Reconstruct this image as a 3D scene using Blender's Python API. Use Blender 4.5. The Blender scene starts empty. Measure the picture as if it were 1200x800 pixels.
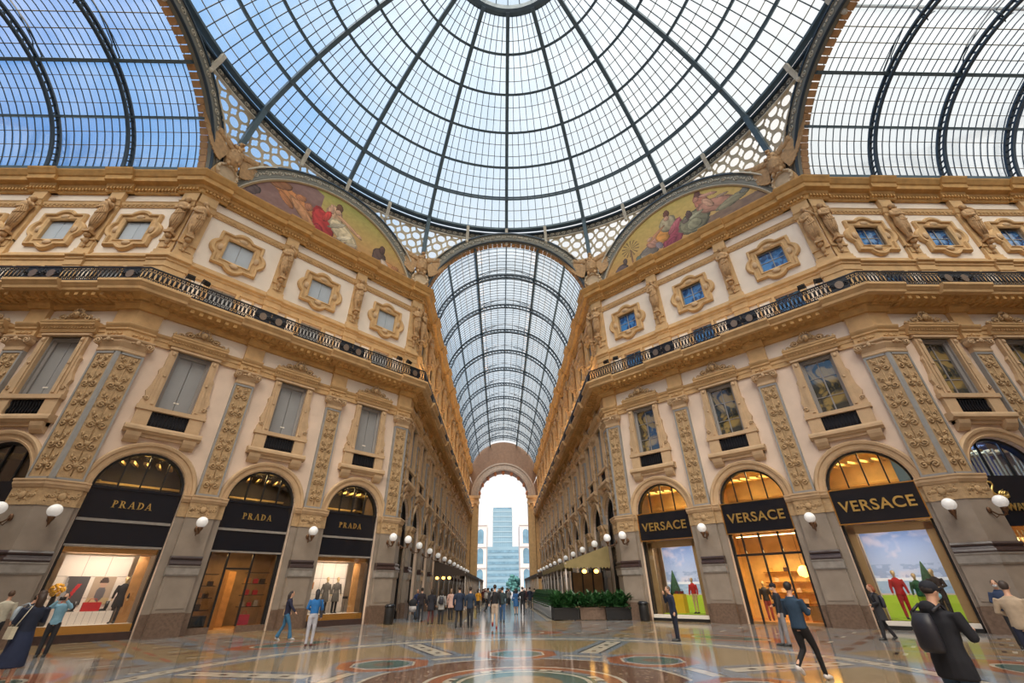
import bpy, bmesh, math, random
from math import sin, cos, pi, sqrt, radians, tan, atan2
from mathutils import Vector, Matrix
SC = bpy.context.scene
SKYS, SUNE, EXPO = 0.72, 5.0, 0.58
COL = SC.collection
T8 = tan(pi/8)
RI, HA = 19.13, 7.5            # octagon: distance to each face, half width of an arm
CX, CY, CH = -0.47, -11.0, 1.65  # eye of the camera

# ------------------------------------------------------------------ materials
MATS = {}
def nt(m): return m.node_tree.nodes, m.node_tree.links
def mat(name, col, rough=0.6, metal=0.0, noise=0.0, scale=3.0, bump=0.0, bscale=20.0, emit=0.0, ecol=None, spec=0.5, coat=0.0):
    if name in MATS: return MATS[name]
    m = bpy.data.materials.new(name); m.use_nodes = True
    N, L = nt(m); b = N['Principled BSDF']
    b.inputs['Base Color'].default_value = (*col, 1); b.inputs['Roughness'].default_value = rough
    b.inputs['Metallic'].default_value = metal; b.inputs['Specular IOR Level'].default_value = spec
    b.inputs['Coat Weight'].default_value = coat
    if emit: b.inputs['Emission Strength'].default_value = emit; b.inputs['Emission Color'].default_value = (*(ecol or col), 1)
    if noise or bump:
        tc = N.new('ShaderNodeTexCoord')
    if noise:
        t = N.new('ShaderNodeTexNoise'); t.inputs['Scale'].default_value = scale; t.inputs['Detail'].default_value = 5
        L.new(tc.outputs['Object'], t.inputs['Vector'])
        r = N.new('ShaderNodeMapRange'); r.inputs[1].default_value = 0.3; r.inputs[2].default_value = 0.7
        r.inputs[3].default_value = 1-noise; r.inputs[4].default_value = 1+noise*0.6
        L.new(t.outputs['Fac'], r.inputs[0])
        x = N.new('ShaderNodeVectorMath'); x.operation = 'SCALE'; x.inputs[0].default_value = col
        L.new(r.outputs[0], x.inputs['Scale']); L.new(x.outputs[0], b.inputs['Base Color'])
    if bump:
        t2 = N.new('ShaderNodeTexNoise'); t2.inputs['Scale'].default_value = bscale; t2.inputs['Detail'].default_value = 4
        L.new(tc.outputs['Object'], t2.inputs['Vector'])
        bb = N.new('ShaderNodeBump'); bb.inputs['Strength'].default_value = bump; bb.inputs['Distance'].default_value = 0.02
        L.new(t2.outputs['Fac'], bb.inputs['Height']); L.new(bb.outputs[0], b.inputs['Normal'])
    MATS[name] = m
    return m

STUCCO = mat('pink_stucco', (0.74, 0.58, 0.46), 0.8, noise=0.10, scale=0.9)
STUCCO2 = mat('cream_stucco', (0.80, 0.70, 0.59), 0.8, noise=0.06, scale=0.9)
STONE = mat('ochre_stone', (0.60, 0.385, 0.18), 0.75, noise=0.16, scale=2.0, bump=0.3, bscale=14)
STONE2 = mat('warm_stone', (0.56, 0.385, 0.225), 0.75, noise=0.14, scale=2.0, bump=0.3, bscale=14)
OCHRE = mat('painted_ochre_glow', (0.56, 0.32, 0.105), 0.7, noise=0.18, scale=2.5)  # ochre paint, with the warm glow on cornice and frieze mixed in
RELIEF = mat('relief_stone', (0.47, 0.315, 0.165), 0.8, noise=0.22, scale=6, bump=0.6, bscale=25)
PIER = mat('pier_marble', (0.285, 0.235, 0.19), 0.42, noise=0.16, scale=1.6)
PLINTH = mat('brown_granite', (0.16, 0.105, 0.075), 0.35, noise=0.30, scale=9)
PGREY = mat('grey_marble', (0.29, 0.265, 0.24), 0.35, noise=0.22, scale=4)
DARKM = mat('dark_porphyry', (0.055, 0.033, 0.030), 0.28, noise=0.2, scale=5)
GFRAME = mat('blue_grey_stone', (0.30, 0.295, 0.285), 0.6, noise=0.1, scale=3)
GWOOD = mat('grey_window_frame', (0.27, 0.25, 0.235), 0.5)
SHUT = mat('grey_shutter', (0.30, 0.30, 0.30), 0.45, noise=0.06, scale=1.2)
SHUT2 = mat('pale_blue_shutter', (0.42, 0.47, 0.52), 0.5, noise=0.05, scale=2)
IRON = mat('black_iron', (0.016, 0.017, 0.022), 0.42, metal=0.4)
MEDAL = mat('coloured_medallion', (0.20, 0.14, 0.10), 0.4, metal=0.5, noise=0.3, scale=20)
STEEL = mat('blue_grey_steel', (0.10, 0.155, 0.19), 0.5, metal=0.2, noise=0.15, scale=2)
STEELD = mat('dark_blue_steel', (0.035, 0.06, 0.09), 0.5, metal=0.2)
CREAM = mat('cream_iron', (0.62, 0.58, 0.48), 0.6, noise=0.15, scale=3)
TERRA = mat('terracotta_tile', (0.50, 0.29, 0.14), 0.7, noise=0.25, scale=2.5)
STATUE = mat('statue_stone', (0.50, 0.31, 0.15), 0.75, noise=0.25, scale=5, bump=0.5, bscale=18)
NAVY = mat('black_lacquer', (0.008, 0.010, 0.016), 0.14, spec=0.6)
GOLD = mat('gold_letters', (0.85, 0.60, 0.20), 0.28, metal=0.9)
BRASS = mat('brass', (0.75, 0.42, 0.12), 0.25, metal=0.9)
BLACK = mat('black_paint', (0.012, 0.012, 0.013), 0.4)
WHITE = mat('white_panel', (0.80, 0.74, 0.66), 0.5)
GLOBE = mat('milk_glass_globe', (0.85, 0.85, 0.84), 0.25, emit=0.12, ecol=(1, 0.97, 0.93))
WARML = mat('warm_lamp', (1, 0.75, 0.35), 0.4, emit=3.5, ecol=(1, 0.50, 0.10))
WARMS = mat('warm_strip_light', (1, 0.8, 0.5), 0.4, emit=7, ecol=(1, 0.66, 0.32))
AWN = mat('olive_awning', (0.26, 0.20, 0.085), 0.8, noise=0.1, scale=3)
AWN2 = mat('brown_awning', (0.060, 0.042, 0.032), 0.8)
LEAF = mat('dark_green_leaf', (0.028, 0.105, 0.03), 0.4, noise=0.5, scale=3)
WOOD = mat('honey_wood', (0.48, 0.24, 0.08), 0.45, noise=0.2, scale=4)
SKIN = mat('skin', (0.58, 0.33, 0.22), 0.55)

def glass_mat(name, tint, body, bodycol, gloss=0.07, rough=0.03):
    """thin pane: mostly see-through, some dusty milkiness, a little mirror"""
    m = bpy.data.materials.new(name); m.use_nodes = True; N, L = nt(m); N.clear()
    o = N.new('ShaderNodeOutputMaterial'); t = N.new('ShaderNodeBsdfTransparent'); t.inputs[0].default_value = (*tint, 1)
    g = N.new('ShaderNodeBsdfGlossy'); g.inputs['Roughness'].default_value = rough
    f = N.new('ShaderNodeLayerWeight'); f.inputs[0].default_value = 0.25
    r = N.new('ShaderNodeMapRange'); r.inputs[3].default_value = gloss; r.inputs[4].default_value = gloss+.22
    L.new(f.outputs['Fresnel'], r.inputs[0])
    m2 = N.new('ShaderNodeMixShader'); L.new(r.outputs[0], m2.inputs[0])
    if body:
        d = N.new('ShaderNodeBsdfTranslucent'); d.inputs[0].default_value = (*bodycol, 1)
        m1 = N.new('ShaderNodeMixShader'); m1.inputs[0].default_value = body
        tc = N.new('ShaderNodeTexCoord'); no = N.new('ShaderNodeTexNoise'); no.inputs['Scale'].default_value = 0.35; no.inputs['Detail'].default_value = 6
        L.new(tc.outputs['Object'], no.inputs['Vector'])
        rr = N.new('ShaderNodeMapRange'); rr.inputs[1].default_value = .35; rr.inputs[2].default_value = .65; rr.inputs[3].default_value = body*.6; rr.inputs[4].default_value = body*1.4
        L.new(no.outputs['Fac'], rr.inputs[0]); L.new(rr.outputs[0], m1.inputs[0])
        L.new(t.outputs[0], m1.inputs[1]); L.new(d.outputs[0], m1.inputs[2]); L.new(m1.outputs[0], m2.inputs[1])
    else: L.new(t.outputs[0], m2.inputs[1])
    L.new(g.outputs[0], m2.inputs[2]); L.new(m2.outputs[0], o.inputs[0])
    MATS[name] = m; return m
ROOFGLASS = glass_mat('roof_glass', (0.86, 0.93, 0.97), 0.13, (0.85, 0.9, 0.95), 0.02, 0.08)
SHOPGLASS = glass_mat('shop_glass', (0.95, 0.95, 0.95), 0, (1, 1, 1), 0.05, 0.01)
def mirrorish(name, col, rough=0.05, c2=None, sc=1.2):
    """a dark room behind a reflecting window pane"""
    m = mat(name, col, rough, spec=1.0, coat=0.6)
    if c2:  # patches of a second colour painted in as reflections on the glass
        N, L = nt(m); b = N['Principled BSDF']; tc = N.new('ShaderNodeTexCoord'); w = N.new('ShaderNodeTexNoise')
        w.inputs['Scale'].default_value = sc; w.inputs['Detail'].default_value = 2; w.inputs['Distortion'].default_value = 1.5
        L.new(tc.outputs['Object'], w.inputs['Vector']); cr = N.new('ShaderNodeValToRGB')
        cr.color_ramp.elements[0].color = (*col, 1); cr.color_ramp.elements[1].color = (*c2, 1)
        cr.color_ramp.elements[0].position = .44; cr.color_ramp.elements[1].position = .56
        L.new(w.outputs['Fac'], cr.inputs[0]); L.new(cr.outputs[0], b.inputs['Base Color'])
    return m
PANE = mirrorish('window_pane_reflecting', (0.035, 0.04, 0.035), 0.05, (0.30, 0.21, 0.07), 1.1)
PANEB = mirrorish('blue_reflection_pane', (0.012, 0.05, 0.16), 0.05, (0.06, 0.22, 0.50), 1.6)
DARKPANE = mirrorish('dark_pane', (0.012, 0.013, 0.014), 0.06)

# ------------------------------------------------------------------ mesh builder
class MB:
    def __init__(s, T=None): s.v = []; s.f = []; s.sm = []; s.c = []; s.T = T or Matrix.Identity(4)
    def add(s, vs, fs, smooth=False, col=None):
        n = len(s.v); T = s.T
        s.v += [tuple(T @ Vector(p)) for p in vs]
        s.f += [tuple(i+n for i in f) for f in fs]; s.sm += [smooth]*len(fs); s.c += [col]*len(fs)
    def box(s, x0, x1, y0, y1, z0, z1):
        s.add([(x0,y0,z0),(x1,y0,z0),(x1,y1,z0),(x0,y1,z0),(x0,y0,z1),(x1,y0,z1),(x1,y1,z1),(x0,y1,z1)],
              [(0,3,2,1),(4,5,6,7),(0,1,5,4),(1,2,6,5),(2,3,7,6),(3,0,4,7)])
    def blk(s, x0, x1, d0, d1, z0, z1, m0=0, m1=0, e=0):
        """wall-side block between depths d0 and d1 in front of the wall; m = mitred end at a convex corner; e = extra width at free ends"""
        a = x0-(0 if m0 else e); b = x1+(0 if m1 else e)
        P = []
        for z in (z0, z1):
            P += [(a-d1*T8*m0, -d1, z), (b+d1*T8*m1, -d1, z), (b+d0*T8*m1, -d0, z), (a-d0*T8*m0, -d0, z)]
        s.add(P, [(0,3,2,1),(4,5,6,7),(0,1,5,4),(1,2,6,5),(2,3,7,6),(3,0,4,7)])
    def sweep(s, prof, x0, x1, m0=0, m1=0, e=0):
        a = x0-(0 if m0 else e); b = x1+(0 if m1 else e); n = len(prof)
        P = [(a-d*T8*m0, -d, z) for d, z in prof]+[(b+d*T8*m1, -d, z) for d, z in prof]
        s.add(P, [(i, (i+1) % n, n+(i+1) % n, n+i) for i in range(n)]+[tuple(range(n))[::-1], tuple(range(n, 2*n))])
    def tube(s, pts, r, seg=6, closed=False, smooth=True):
        pts = [Vector(p) for p in pts]; n = len(pts); R = r if isinstance(r, (list, tuple)) else [r]*n
        vs = []; up0 = None
        for i, p in enumerate(pts):
            if closed: t = pts[(i+1) % n]-pts[i-1]
            else: t = pts[min(i+1, n-1)]-pts[max(i-1, 0)]
            t.normalize() if t.length > 1e-9 else None
            a = up0 if up0 is not None else (Vector((0, 0, 1)) if abs(t.z) < .9 else Vector((1, 0, 0)))
            a = a-t*a.dot(t)
            if a.length < 1e-6: a = t.orthogonal()
            a.normalize(); up0 = a; b = t.cross(a)
            for k in range(seg):
                q = 2*pi*k/seg; vs.append(p+(a*cos(q)+b*sin(q))*R[i])
        fs = []
        for i in range(n if closed else n-1):
            j = (i+1) % n
            for k in range(seg): fs.append((i*seg+k, i*seg+(k+1) % seg, j*seg+(k+1) % seg, j*seg+k))
        if not closed: fs += [tuple(range(seg))[::-1], tuple(range((n-1)*seg, n*seg))]
        s.add(vs, fs, smooth)
    def beam(s, pts, w, h, upv=None):
        """rectangular bar along points; upv(p) gives the 'height' direction"""
        pts = [Vector(p) for p in pts]; n = len(pts); vs = []
        for i, p in enumerate(pts):
            t = (pts[min(i+1, n-1)]-pts[max(i-1, 0)]).normalized()
            u = Vector(upv(p)) if upv else Vector((0, 0, 1)); u = (u-t*u.dot(t)).normalized(); b = t.cross(u)
            for a, c in ((-1,-1),(1,-1),(1,1),(-1,1)): vs.append(p+b*(a*w/2)+u*(c*h/2))
        fs = []
        for i in range(n-1):
            for k in range(4): fs.append((i*4+k, i*4+(k+1) % 4, i*4+4+(k+1) % 4, i*4+4+k))
        fs += [(3,2,1,0), tuple(range(4*n-4, 4*n))]
        s.add(vs, fs)
    def lathe(s, prof, c=(0,0,0), seg=16, smooth=True, sx=1, sy=1):
        n = len(prof); vs = []
        for r, z in prof:
            for k in range(seg): vs.append((c[0]+r*sx*cos(2*pi*k/seg), c[1]+r*sy*sin(2*pi*k/seg), c[2]+z))
        fs = [(i*seg+k, i*seg+(k+1) % seg, (i+1)*seg+(k+1) % seg, (i+1)*seg+k) for i in range(n-1) for k in range(seg)]
        fs += [tuple(range(seg))[::-1], tuple(range((n-1)*seg, n*seg))]
        s.add(vs, fs, smooth)
    def ell(s, c, r, seg=10, rings=6, rot=None):
        vs = []; R = rot or Matrix.Identity(3); c = Vector(c)
        for i in range(rings+1):
            a = -pi/2+pi*i/rings; a = max(-pi/2+.02, min(pi/2-.02, a))
            for k in range(seg): vs.append(c+R @ Vector((r[0]*cos(a)*cos(2*pi*k/seg), r[1]*cos(a)*sin(2*pi*k/seg), r[2]*sin(a))))
        fs = [(i*seg+k, i*seg+(k+1) % seg, (i+1)*seg+(k+1) % seg, (i+1)*seg+k) for i in range(rings) for k in range(seg)]
        fs += [tuple(range(seg))[::-1], tuple(range(rings*seg, rings*seg+seg))]
        s.add(vs, fs, True)
    def ext(s, poly, d0, d1):
        """polygon in wall plane (x,z) extruded between depths d0..d1 in front of the wall (convex or simple)"""
        n = len(poly)
        P = [(x, -d1, z) for x, z in poly]+[(x, -d0, z) for x, z in poly]
        s.add(P, [tuple(range(n)), tuple(range(n, 2*n))[::-1]]+[(i, n+i, n+(i+1) % n, (i+1) % n) for i in range(n)])
    def ring(s, outer, inner, steps, closed=True):
        """moulded frame between two outlines: steps = [(t, depth)], t 0 = inner outline, 1 = outer"""
        n = len(outer); vs = []
        for t, d in steps:
            for (ox, oz), (ix, iz) in zip(outer, inner): vs.append((ix+(ox-ix)*t, -d, iz+(oz-iz)*t))
        m = n if closed else n-1
        s.add(vs, [(j*n+i, j*n+(i+1) % n, (j+1)*n+(i+1) % n, (j+1)*n+i) for j in range(len(steps)-1) for i in range(m)])
    def build(s, name, m, parent=None, **kw):
        me = bpy.data.meshes.new(name); me.from_pydata(s.v, [], s.f)
        if any(s.sm): me.polygons.foreach_set('use_smooth', s.sm)
        ms = m if isinstance(m, (list, tuple)) else [m]
        for x in ms: me.materials.append(x)
        if len(ms) > 1: me.polygons.foreach_set('material_index', [c if isinstance(c, int) else 0 for c in s.c])
        bm = bmesh.new(); bm.from_mesh(me); bmesh.ops.recalc_face_normals(bm, faces=bm.faces); bm.to_mesh(me); bm.free()
        o = bpy.data.objects.new(name, me); COL.objects.link(o)
        if parent: o.parent = parent
        return tag(o, **kw)
def tag(o, label=None, cat=None, group=None, kind=None):
    if label: o['label'] = label
    if cat: o['category'] = cat
    if group: o['group'] = group
    if kind: o['kind'] = kind
    return o
def empty(name, M=None, label=None, cat=None, group=None, kind=None):
    o = bpy.data.objects.new(name, None); COL.objects.link(o); o.empty_display_size = .2
    if M is not None: o.matrix_world = M
    return tag(o, label, cat, group, kind)
def dup(root, M, label=None, group=None, cat=None):
    r = root.copy(); COL.objects.link(r); r.matrix_world = M
    if label: r['label'] = label
    if group: r['group'] = group
    if cat: r['category'] = cat
    for ch in list(root.children):
        c = ch.copy(); COL.objects.link(c); c.parent = r
        for g in list(ch.children):
            d = g.copy(); COL.objects.link(d); d.parent = c
    return r
def Tm(x, y, z, rz=0): return Matrix.Translation((x, y, z)) @ Matrix.Rotation(rz, 4, 'Z')

# ------------------------------------------------------------------ faces of the octagon and arms
class Face: pass
def face(key, start, rz, L, centres, pils, m0, m1, desc):
    f = Face(); f.key = key; f.M = Matrix.Translation((*start, 0)) @ Matrix.Rotation(rz, 4, 'Z'); f.L = L
    f.c = centres; f.p = pils; f.m0 = m0; f.m1 = m1; f.desc = desc; return f
LD = (RI-HA)*sqrt(2)
NB = 11
FL = LA = 4.87+5.45*NB
armc = [2.8]+[7.6+5.45*k for k in range(NB-1)]+[4.87+5.45*(NB-1)+2.72]; armp = [4.87+5.45*k for k in range(NB)]
NS = 4; LS = 4.87+4.65*NS
sidec = [2.8]+[7.2+4.65*k for k in range(NS)]; sidep = [4.87+4.65*k for k in range(NS)]
rev = lambda a, L: sorted(L-x for x in a)
F = {
 'dl': face('dl', (-RI, HA), pi/4, LD, [2.92, 8.22, 13.53], [5.57, 10.88], 1, 1, 'shuttered facade'),
 'dr': face('dr', (HA, RI), -pi/4, LD, [2.92, 8.22, 13.53], [5.57, 10.88], 1, 1, 'clear-windowed facade'),
 'sl': face('sl', (-RI-LS, HA), 0, LS, rev(sidec, LS), rev(sidep, LS), 0, 1, 'shutter-side arm'),
 'sr': face('sr', (RI, HA), 0, LS, sidec, sidep, 1, 0, 'clear-glass-side arm'),
 'al': face('al', (-HA, RI), pi/2, LA, armc, armp, 1, 0, 'brown-awning arcade wall'),
 'ar': face('ar', (HA, RI+LA), -pi/2, LA, rev(armc, LA), rev(armp, LA), 0, 1, 'olive-awning arcade wall'),
}
ORD = ['first', 'second', 'third', 'fourth', 'fifth', 'sixth', 'seventh', 'eighth', 'ninth', 'tenth', 'eleventh', 'twelfth', 'thirteenth']
def nth(f, i, n):
    """ordinal counted from the octagon corner nearest the viewer's arcade view"""
    return ORD[i] if f.key in ('sr', 'al', 'dr') else ORD[n-1-i]
def frm(f):
    return {'dl': 'counted from the long arcade', 'dr': 'counted from the long arcade', 'sl': 'counted from the octagon', 'sr': 'counted from the octagon', 'al': 'counted from the octagon', 'ar': 'counted from the octagon'}[f.key]

AH, AS = 1.70, 5.72    # shop arch half width and spring
WIN = [(0.78, 9.53, 12.6), (0.68, 15.9, 17.15), (0.74, 19.14, 20.63)]
def wall(f):
    m = MB(f.M)
    def q(x0, x1, z0, z1, d=0): m.add([(x0, d, z0), (x1, d, z0), (x1, d, z1), (x0, d, z1)], [(0, 1, 2, 3)], False, 1 if z0 >= 12.6 else 0)
    bounds = [0]+list(f.p)+[f.L]
    if len(bounds) != len(f.c)+1: bounds = bounds[:len(f.c)]+[f.L]
    for i, c in enumerate(f.c):
        l, r = bounds[i], bounds[i+1]
        q(l, c-AH, 0, 8.0); q(c+AH, r, 0, 8.0)
        n = 20; A = [(c-AH*cos(pi*k/n), AS+AH*sin(pi*k/n)) for k in range(n+1)]
        for k in range(n):
            (xa, za), (xb, zb) = A[k], A[k+1]
            m.add([(xa, 0, za), (xb, 0, zb), (xb, 0, 8.0), (xa, 0, 8.0)], [(0, 1, 2, 3)])
            m.add([(xa, 0, za), (xa, .55, za), (xb, .55, zb), (xb, 0, zb)], [(0, 1, 2, 3)])
        for s_ in (-1, 1): m.add([(c+s_*AH, 0, 0), (c+s_*AH, .55, 0), (c+s_*AH, .55, AS), (c+s_*AH, 0, AS)], [(0, 1, 2, 3)])
        z = 8.0
        for hw, a, b in WIN:
            q(l, r, z, a); q(l, c-hw, a, b); q(c+hw, r, a, b); z = b
            for s_ in (-1, 1): m.add([(c+s_*hw, 0, a), (c+s_*hw, .4, a), (c+s_*hw, .4, b), (c+s_*hw, 0, b)], [(0, 1, 2, 3)])
            for zz in (a, b): m.add([(c-hw, 0, zz), (c+hw, 0, zz), (c+hw, .4, zz), (c-hw, .4, zz)], [(0, 1, 2, 3)])
        q(l, r, z, 24.4); q(l, r, 7.95, 24.4, .5)  # second sheet: unseen backing added to stop light leaking through window gaps
    return m
walls = {}
WN = {'dl': 'wall_octagon_west', 'dr': 'wall_octagon_east', 'sl': 'wall_arm_west', 'sr': 'wall_arm_east', 'al': 'wall_arcade_west', 'ar': 'wall_arcade_east'}
for k, f in F.items():
    walls[k] = wall(f).build(WN[k], [STUCCO, STUCCO2], label='pink stucco storeys of the '+f.desc, cat='wall', kind='structure')

# ------------------------------------------------------------------ relief ornament
def spiral(m, cx, cz, r, d, sgn=1, up=1, turns=1.4, th=.02, n=12):
    pts = []
    for i in range(n+1):
        t = i/n; a = turns*2*pi*t; rr = r*(1-.82*t)
        pts.append((cx+sgn*rr*cos(a), -d-.02*t, cz+up*rr*sin(a)))
    m.tube(pts, [th*(1+.4*(i/n)) for i in range(n+1)], 4)
def arabesque(m, x0, x1, z0, z1, d, rnd, unit=None):
    w = x1-x0; cx = (x0+x1)/2; unit = unit or w*1.25; n = max(1, round((z1-z0)/unit)); h = (z1-z0)/n
    m.tube([(cx, -d, z0+.03), (cx, -d, z1-.03)], .018*w/.7, 4)
    for i in range(n):
        zc = z0+h*(i+.5); r = w*.20
        k = i % 3
        for s in (-1, 1):
            spiral(m, cx+s*w*.23, zc-h*.12, r, d, -s, 1 if k != 1 else -1, th=.03*w/.7)
            spiral(m, cx+s*w*.20, zc+h*.28, r*.62, d, s, -1, th=.024*w/.7)
            m.ell((cx+s*w*.33, -d-.01, zc+h*.42), (w*.07, .03, h*.10), 6, 4)
            m.ell((cx+s*w*.10, -d-.01, zc+h*.08), (w*.05, .03, h*.13), 6, 4, Matrix.Rotation(s*.6, 3, 'Y'))
        if k == 0: m.lathe([(w*.03, -.0), (w*.13, h*.06), (w*.15, h*.16), (w*.05, h*.22), (w*.11, h*.27)], (cx, -d, zc-h*.1), 8, sy=.5)
        elif k == 1: m.ell((cx, -d-.02, zc), (w*.15, .05, h*.12), 8, 5)
        else:
            m.ell((cx, -d-.03, zc+h*.03), (w*.10, .06, h*.11), 8, 5)
            for a in range(6): m.ell((cx+w*.17*cos(a*pi/3), -d, zc+h*.02+w*.17*sin(a*pi/3)), (w*.06, .025, w*.06), 6, 4)
def scroll_row(m, x0, x1, z0, z1, d, n):
    w = (x1-x0)/n; h = z1-z0; zc = (z0+z1)/2
    for i in range(n):
        c = x0+w*(i+.5)
        if i % 2 == n//2 % 2:
            m.ell((c, -d-.02, zc), (h*.26, .06, h*.28), 8, 5)
            for a in range(8): m.ell((c+h*.34*cos(a*pi/4), -d, zc+h*.34*sin(a*pi/4)), (h*.09, .03, h*.09), 5, 3)
        else:
            for s in (-1, 1):
                spiral(m, c+s*w*.2, zc, min(h*.34, w*.22), d, s, s, th=.026)
                m.ell((c+s*w*.3, -d, zc+s*h*.3), (w*.10, .03, h*.08), 6, 4, Matrix.Rotation(s*.5, 3, 'Y'))

# ------------------------------------------------------------------ pilaster (ground to capital)
PPARTS = ['plinth', 'pedestal', 'pedestal_cap', 'dark_moulding', 'shaft', 'relief_frieze', 'impost', 'pilaster_border', 'relief_panel', 'capital', 'capital_block']
PMAT = dict(plinth=PLINTH, pedestal=PIER, pedestal_cap=PGREY, dark_moulding=DARKM, shaft=PIER, relief_frieze=RELIEF, impost=STONE2,
            pilaster_border=GFRAME, relief_panel=RELIEF, capital=STONE2, capital_block=STONE)
def pil_geo(P, T, x0, x1, m0, m1, seed=0, lo=None):
    rnd = random.Random(seed)
    for k in PPARTS: P.setdefault(k, MB()).T = T
    # the plain pier behind, reaching to the shop openings (free sides only)
    w = .44 if lo is None else lo
    P['plinth'].blk(x0, x1, 0, .16, 0, .86, m0, m1, w); P['plinth'].blk(x0, x1, 0, .44, 0, .82, m0, m1, .16); P['plinth'].blk(x0, x1, 0, .40, .82, .90, m0, m1, .13)
    P['pedestal'].blk(x0, x1, 0, .12, .86, 4.75, m0, m1, w)
    P['pedestal'].blk(x0, x1, 0, .36, .90, 2.32, m0, m1, .12); P['pedestal'].blk(x0, x1, .30, .39, 1.05, 2.2, m0, m1, .02)
    P['pedestal_cap'].sweep([(0, 2.30), (.40, 2.30), (.44, 2.36), (.44, 2.62), (.48, 2.68), (.48, 2.71), (0, 2.71)], x0, x1, m0, m1, .15)
    P['dark_moulding'].sweep([(0, 2.71), (.46, 2.71), (.49, 2.78), (.46, 2.86), (.40, 2.88), (.38, 2.94), (.42, 2.97), (.44, 3.03), (.40, 3.10), (0, 3.10)], x0, x1, m0, m1, .13)
    P['shaft'].blk(x0, x1, 0, .32, 3.10, 4.73, m0, m1, .10)
    P['relief_frieze'].blk(x0, x1, 0, .16, 4.75, 5.42, m0, m1, w+.02); P['relief_frieze'].blk(x0, x1, 0, .35, 4.73, 5.42, m0, m1, .12)
    scroll_row(P['relief_frieze'], x0-(0 if m0 else .1), x1+(0 if m1 else .1), 4.80, 5.38, .35, 3)
    P['impost'].sweep([(0, 5.40), (.22, 5.40), (.26, 5.48), (.30, 5.52), (.30, 5.62), (.34, 5.66), (.34, 5.72), (0, 5.72)], x0, x1, m0, m1, w+.04)
    P['impost'].sweep([(0, 5.40), (.38, 5.40), (.42, 5.48), (.46, 5.52), (.46, 5.62), (.50, 5.66), (.50, 5.72), (0, 5.72)], x0, x1, m0, m1, .14)
    b = P['pilaster_border']; a0, a1 = x0+.0, x1-.0; tl, tr = (-.05 if m0 else .08), (-.05 if m1 else .08)
    b.blk(x0, x1, 0, .17, 5.72, 11.78, m0, m1); t = .08
    for (u, v, z, zz) in ((a0, a0+max(tl, .03), 5.72, 11.78), (a1-max(tr, .03), a1, 5.72, 11.78), (a0+t, a1-t, 5.72, 5.85), (a0+t, a1-t, 11.66, 11.78)):
        b.blk(u, v, .17, .22, z, zz, m0 if u == a0 else 0, m1 if v == a1 else 0)
    r = P['relief_panel']; r.blk(a0+max(tl, .03), a1-max(tr, .03), .15, .185, 5.85, 11.66); arabesque(r, a0+max(tl, .05), a1-max(tr, .05), 5.9, 11.6, .20, rnd)
    c = P['capital']
    c.sweep([(0, 11.78), (.24, 11.78), (.26, 11.84), (.24, 11.9), (.24, 12.0), (.38, 12.26), (.38, 12.3), (0, 12.3)], x0, x1, m0, m1)
    c.sweep([(0, 12.40), (.42, 12.40), (.46, 12.46), (.46, 12.52), (0, 12.52)], x0, x1, m0, m1, .16)
    c.blk(x0, x1, 0, .36, 12.28, 12.42, m0, m1, .04)
    for s, xx, mm in ((-1, x0, m0), (1, x1, m1)):
        if mm: continue
        zz = 12.27
        for i in range(2): spiral(c, xx+s*.02, zz, .19, .40-.06*i, -s, 1, 1.8, .035, 16)
        c.lathe([(.19, -.2), (.20, 0), (.05, .02)], (0, 0, 0), 12) if 0 else c.ext([(xx+s*.02+.18*cos(a*pi/6), zz+.18*sin(a*pi/6)) for a in range(12)], .1, .37)
    mid = (x0+x1)/2; c.ell((mid, -.42, 12.33), (.10, .08, .13), 8, 5)
    for s in (-1, 1): c.ell((mid+s*.17, -.40, 12.30), (.10, .05, .06), 6, 4, Matrix.Rotation(s*.4, 3, 'Y'))
    k = P['capital_block']
    k.sweep([(0, 12.52), (.24, 12.52), (.24, 12.92), (.32, 12.98), (.32, 13.06), (.40, 13.16), (.44, 13.24), (.44, 13.30), (0, 13.30)], x0, x1, m0, m1, .04)
    k.blk(x0, x1, 0, .22, 13.30, 14.32, m0, m1); scroll_row(k, x0+.1, x1-.1, 12.58, 12.9, .25, 3)
def upper_geo(P, T, x0, x1, m0, m1):
    for k in ('attic_block', 'tapered_shaft', 'top_block'): P.setdefault(k, MB()).T = T
    P['attic_block'].blk(x0, x1, 0, .20, 15.3, 17.2, m0, m1)
    s = P['tapered_shaft']; a, b = x0+.06, x1-.06
    s.blk(a, b, 0, .20, 18.12, 18.36, m0, m1, .06)
    s.blk(a, b, 0, .16, 18.36, 21.8, m0, m1); s.blk(a+.12, b-.12, .16, .20, 18.5, 19.2)
    s.blk(a, b, 0, .26, 18.95, 19.06, m0, m1)
    P['top_block'].blk(a, b, 0, .26, 22.16, 22.9, m0, m1); P['top_block'].sweep([(0, 21.76), (.20, 21.8), (.28, 22.1), (.34, 22.18), (0, 22.18)], a, b, m0, m1, .06)
UMAT = dict(attic_block=STONE, tapered_shaft=STONE, top_block=STONE)

def pil_build(P, order, mats, parent):
    for k in order: P[k].build(k, mats[k], parent)
P = {}; pil_geo(P, Matrix.Identity(4), -.49, .49, 0, 0, 3)
pil0 = empty('relief_pilaster'); pil_build(P, PPARTS, PMAT, pil0)
U = {}; upper_geo(U, Matrix.Identity(4), -.46, .46, 0, 0)
up0 = empty('attic_pilaster'); pil_build(U, UMAT, UMAT, up0)

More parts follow.
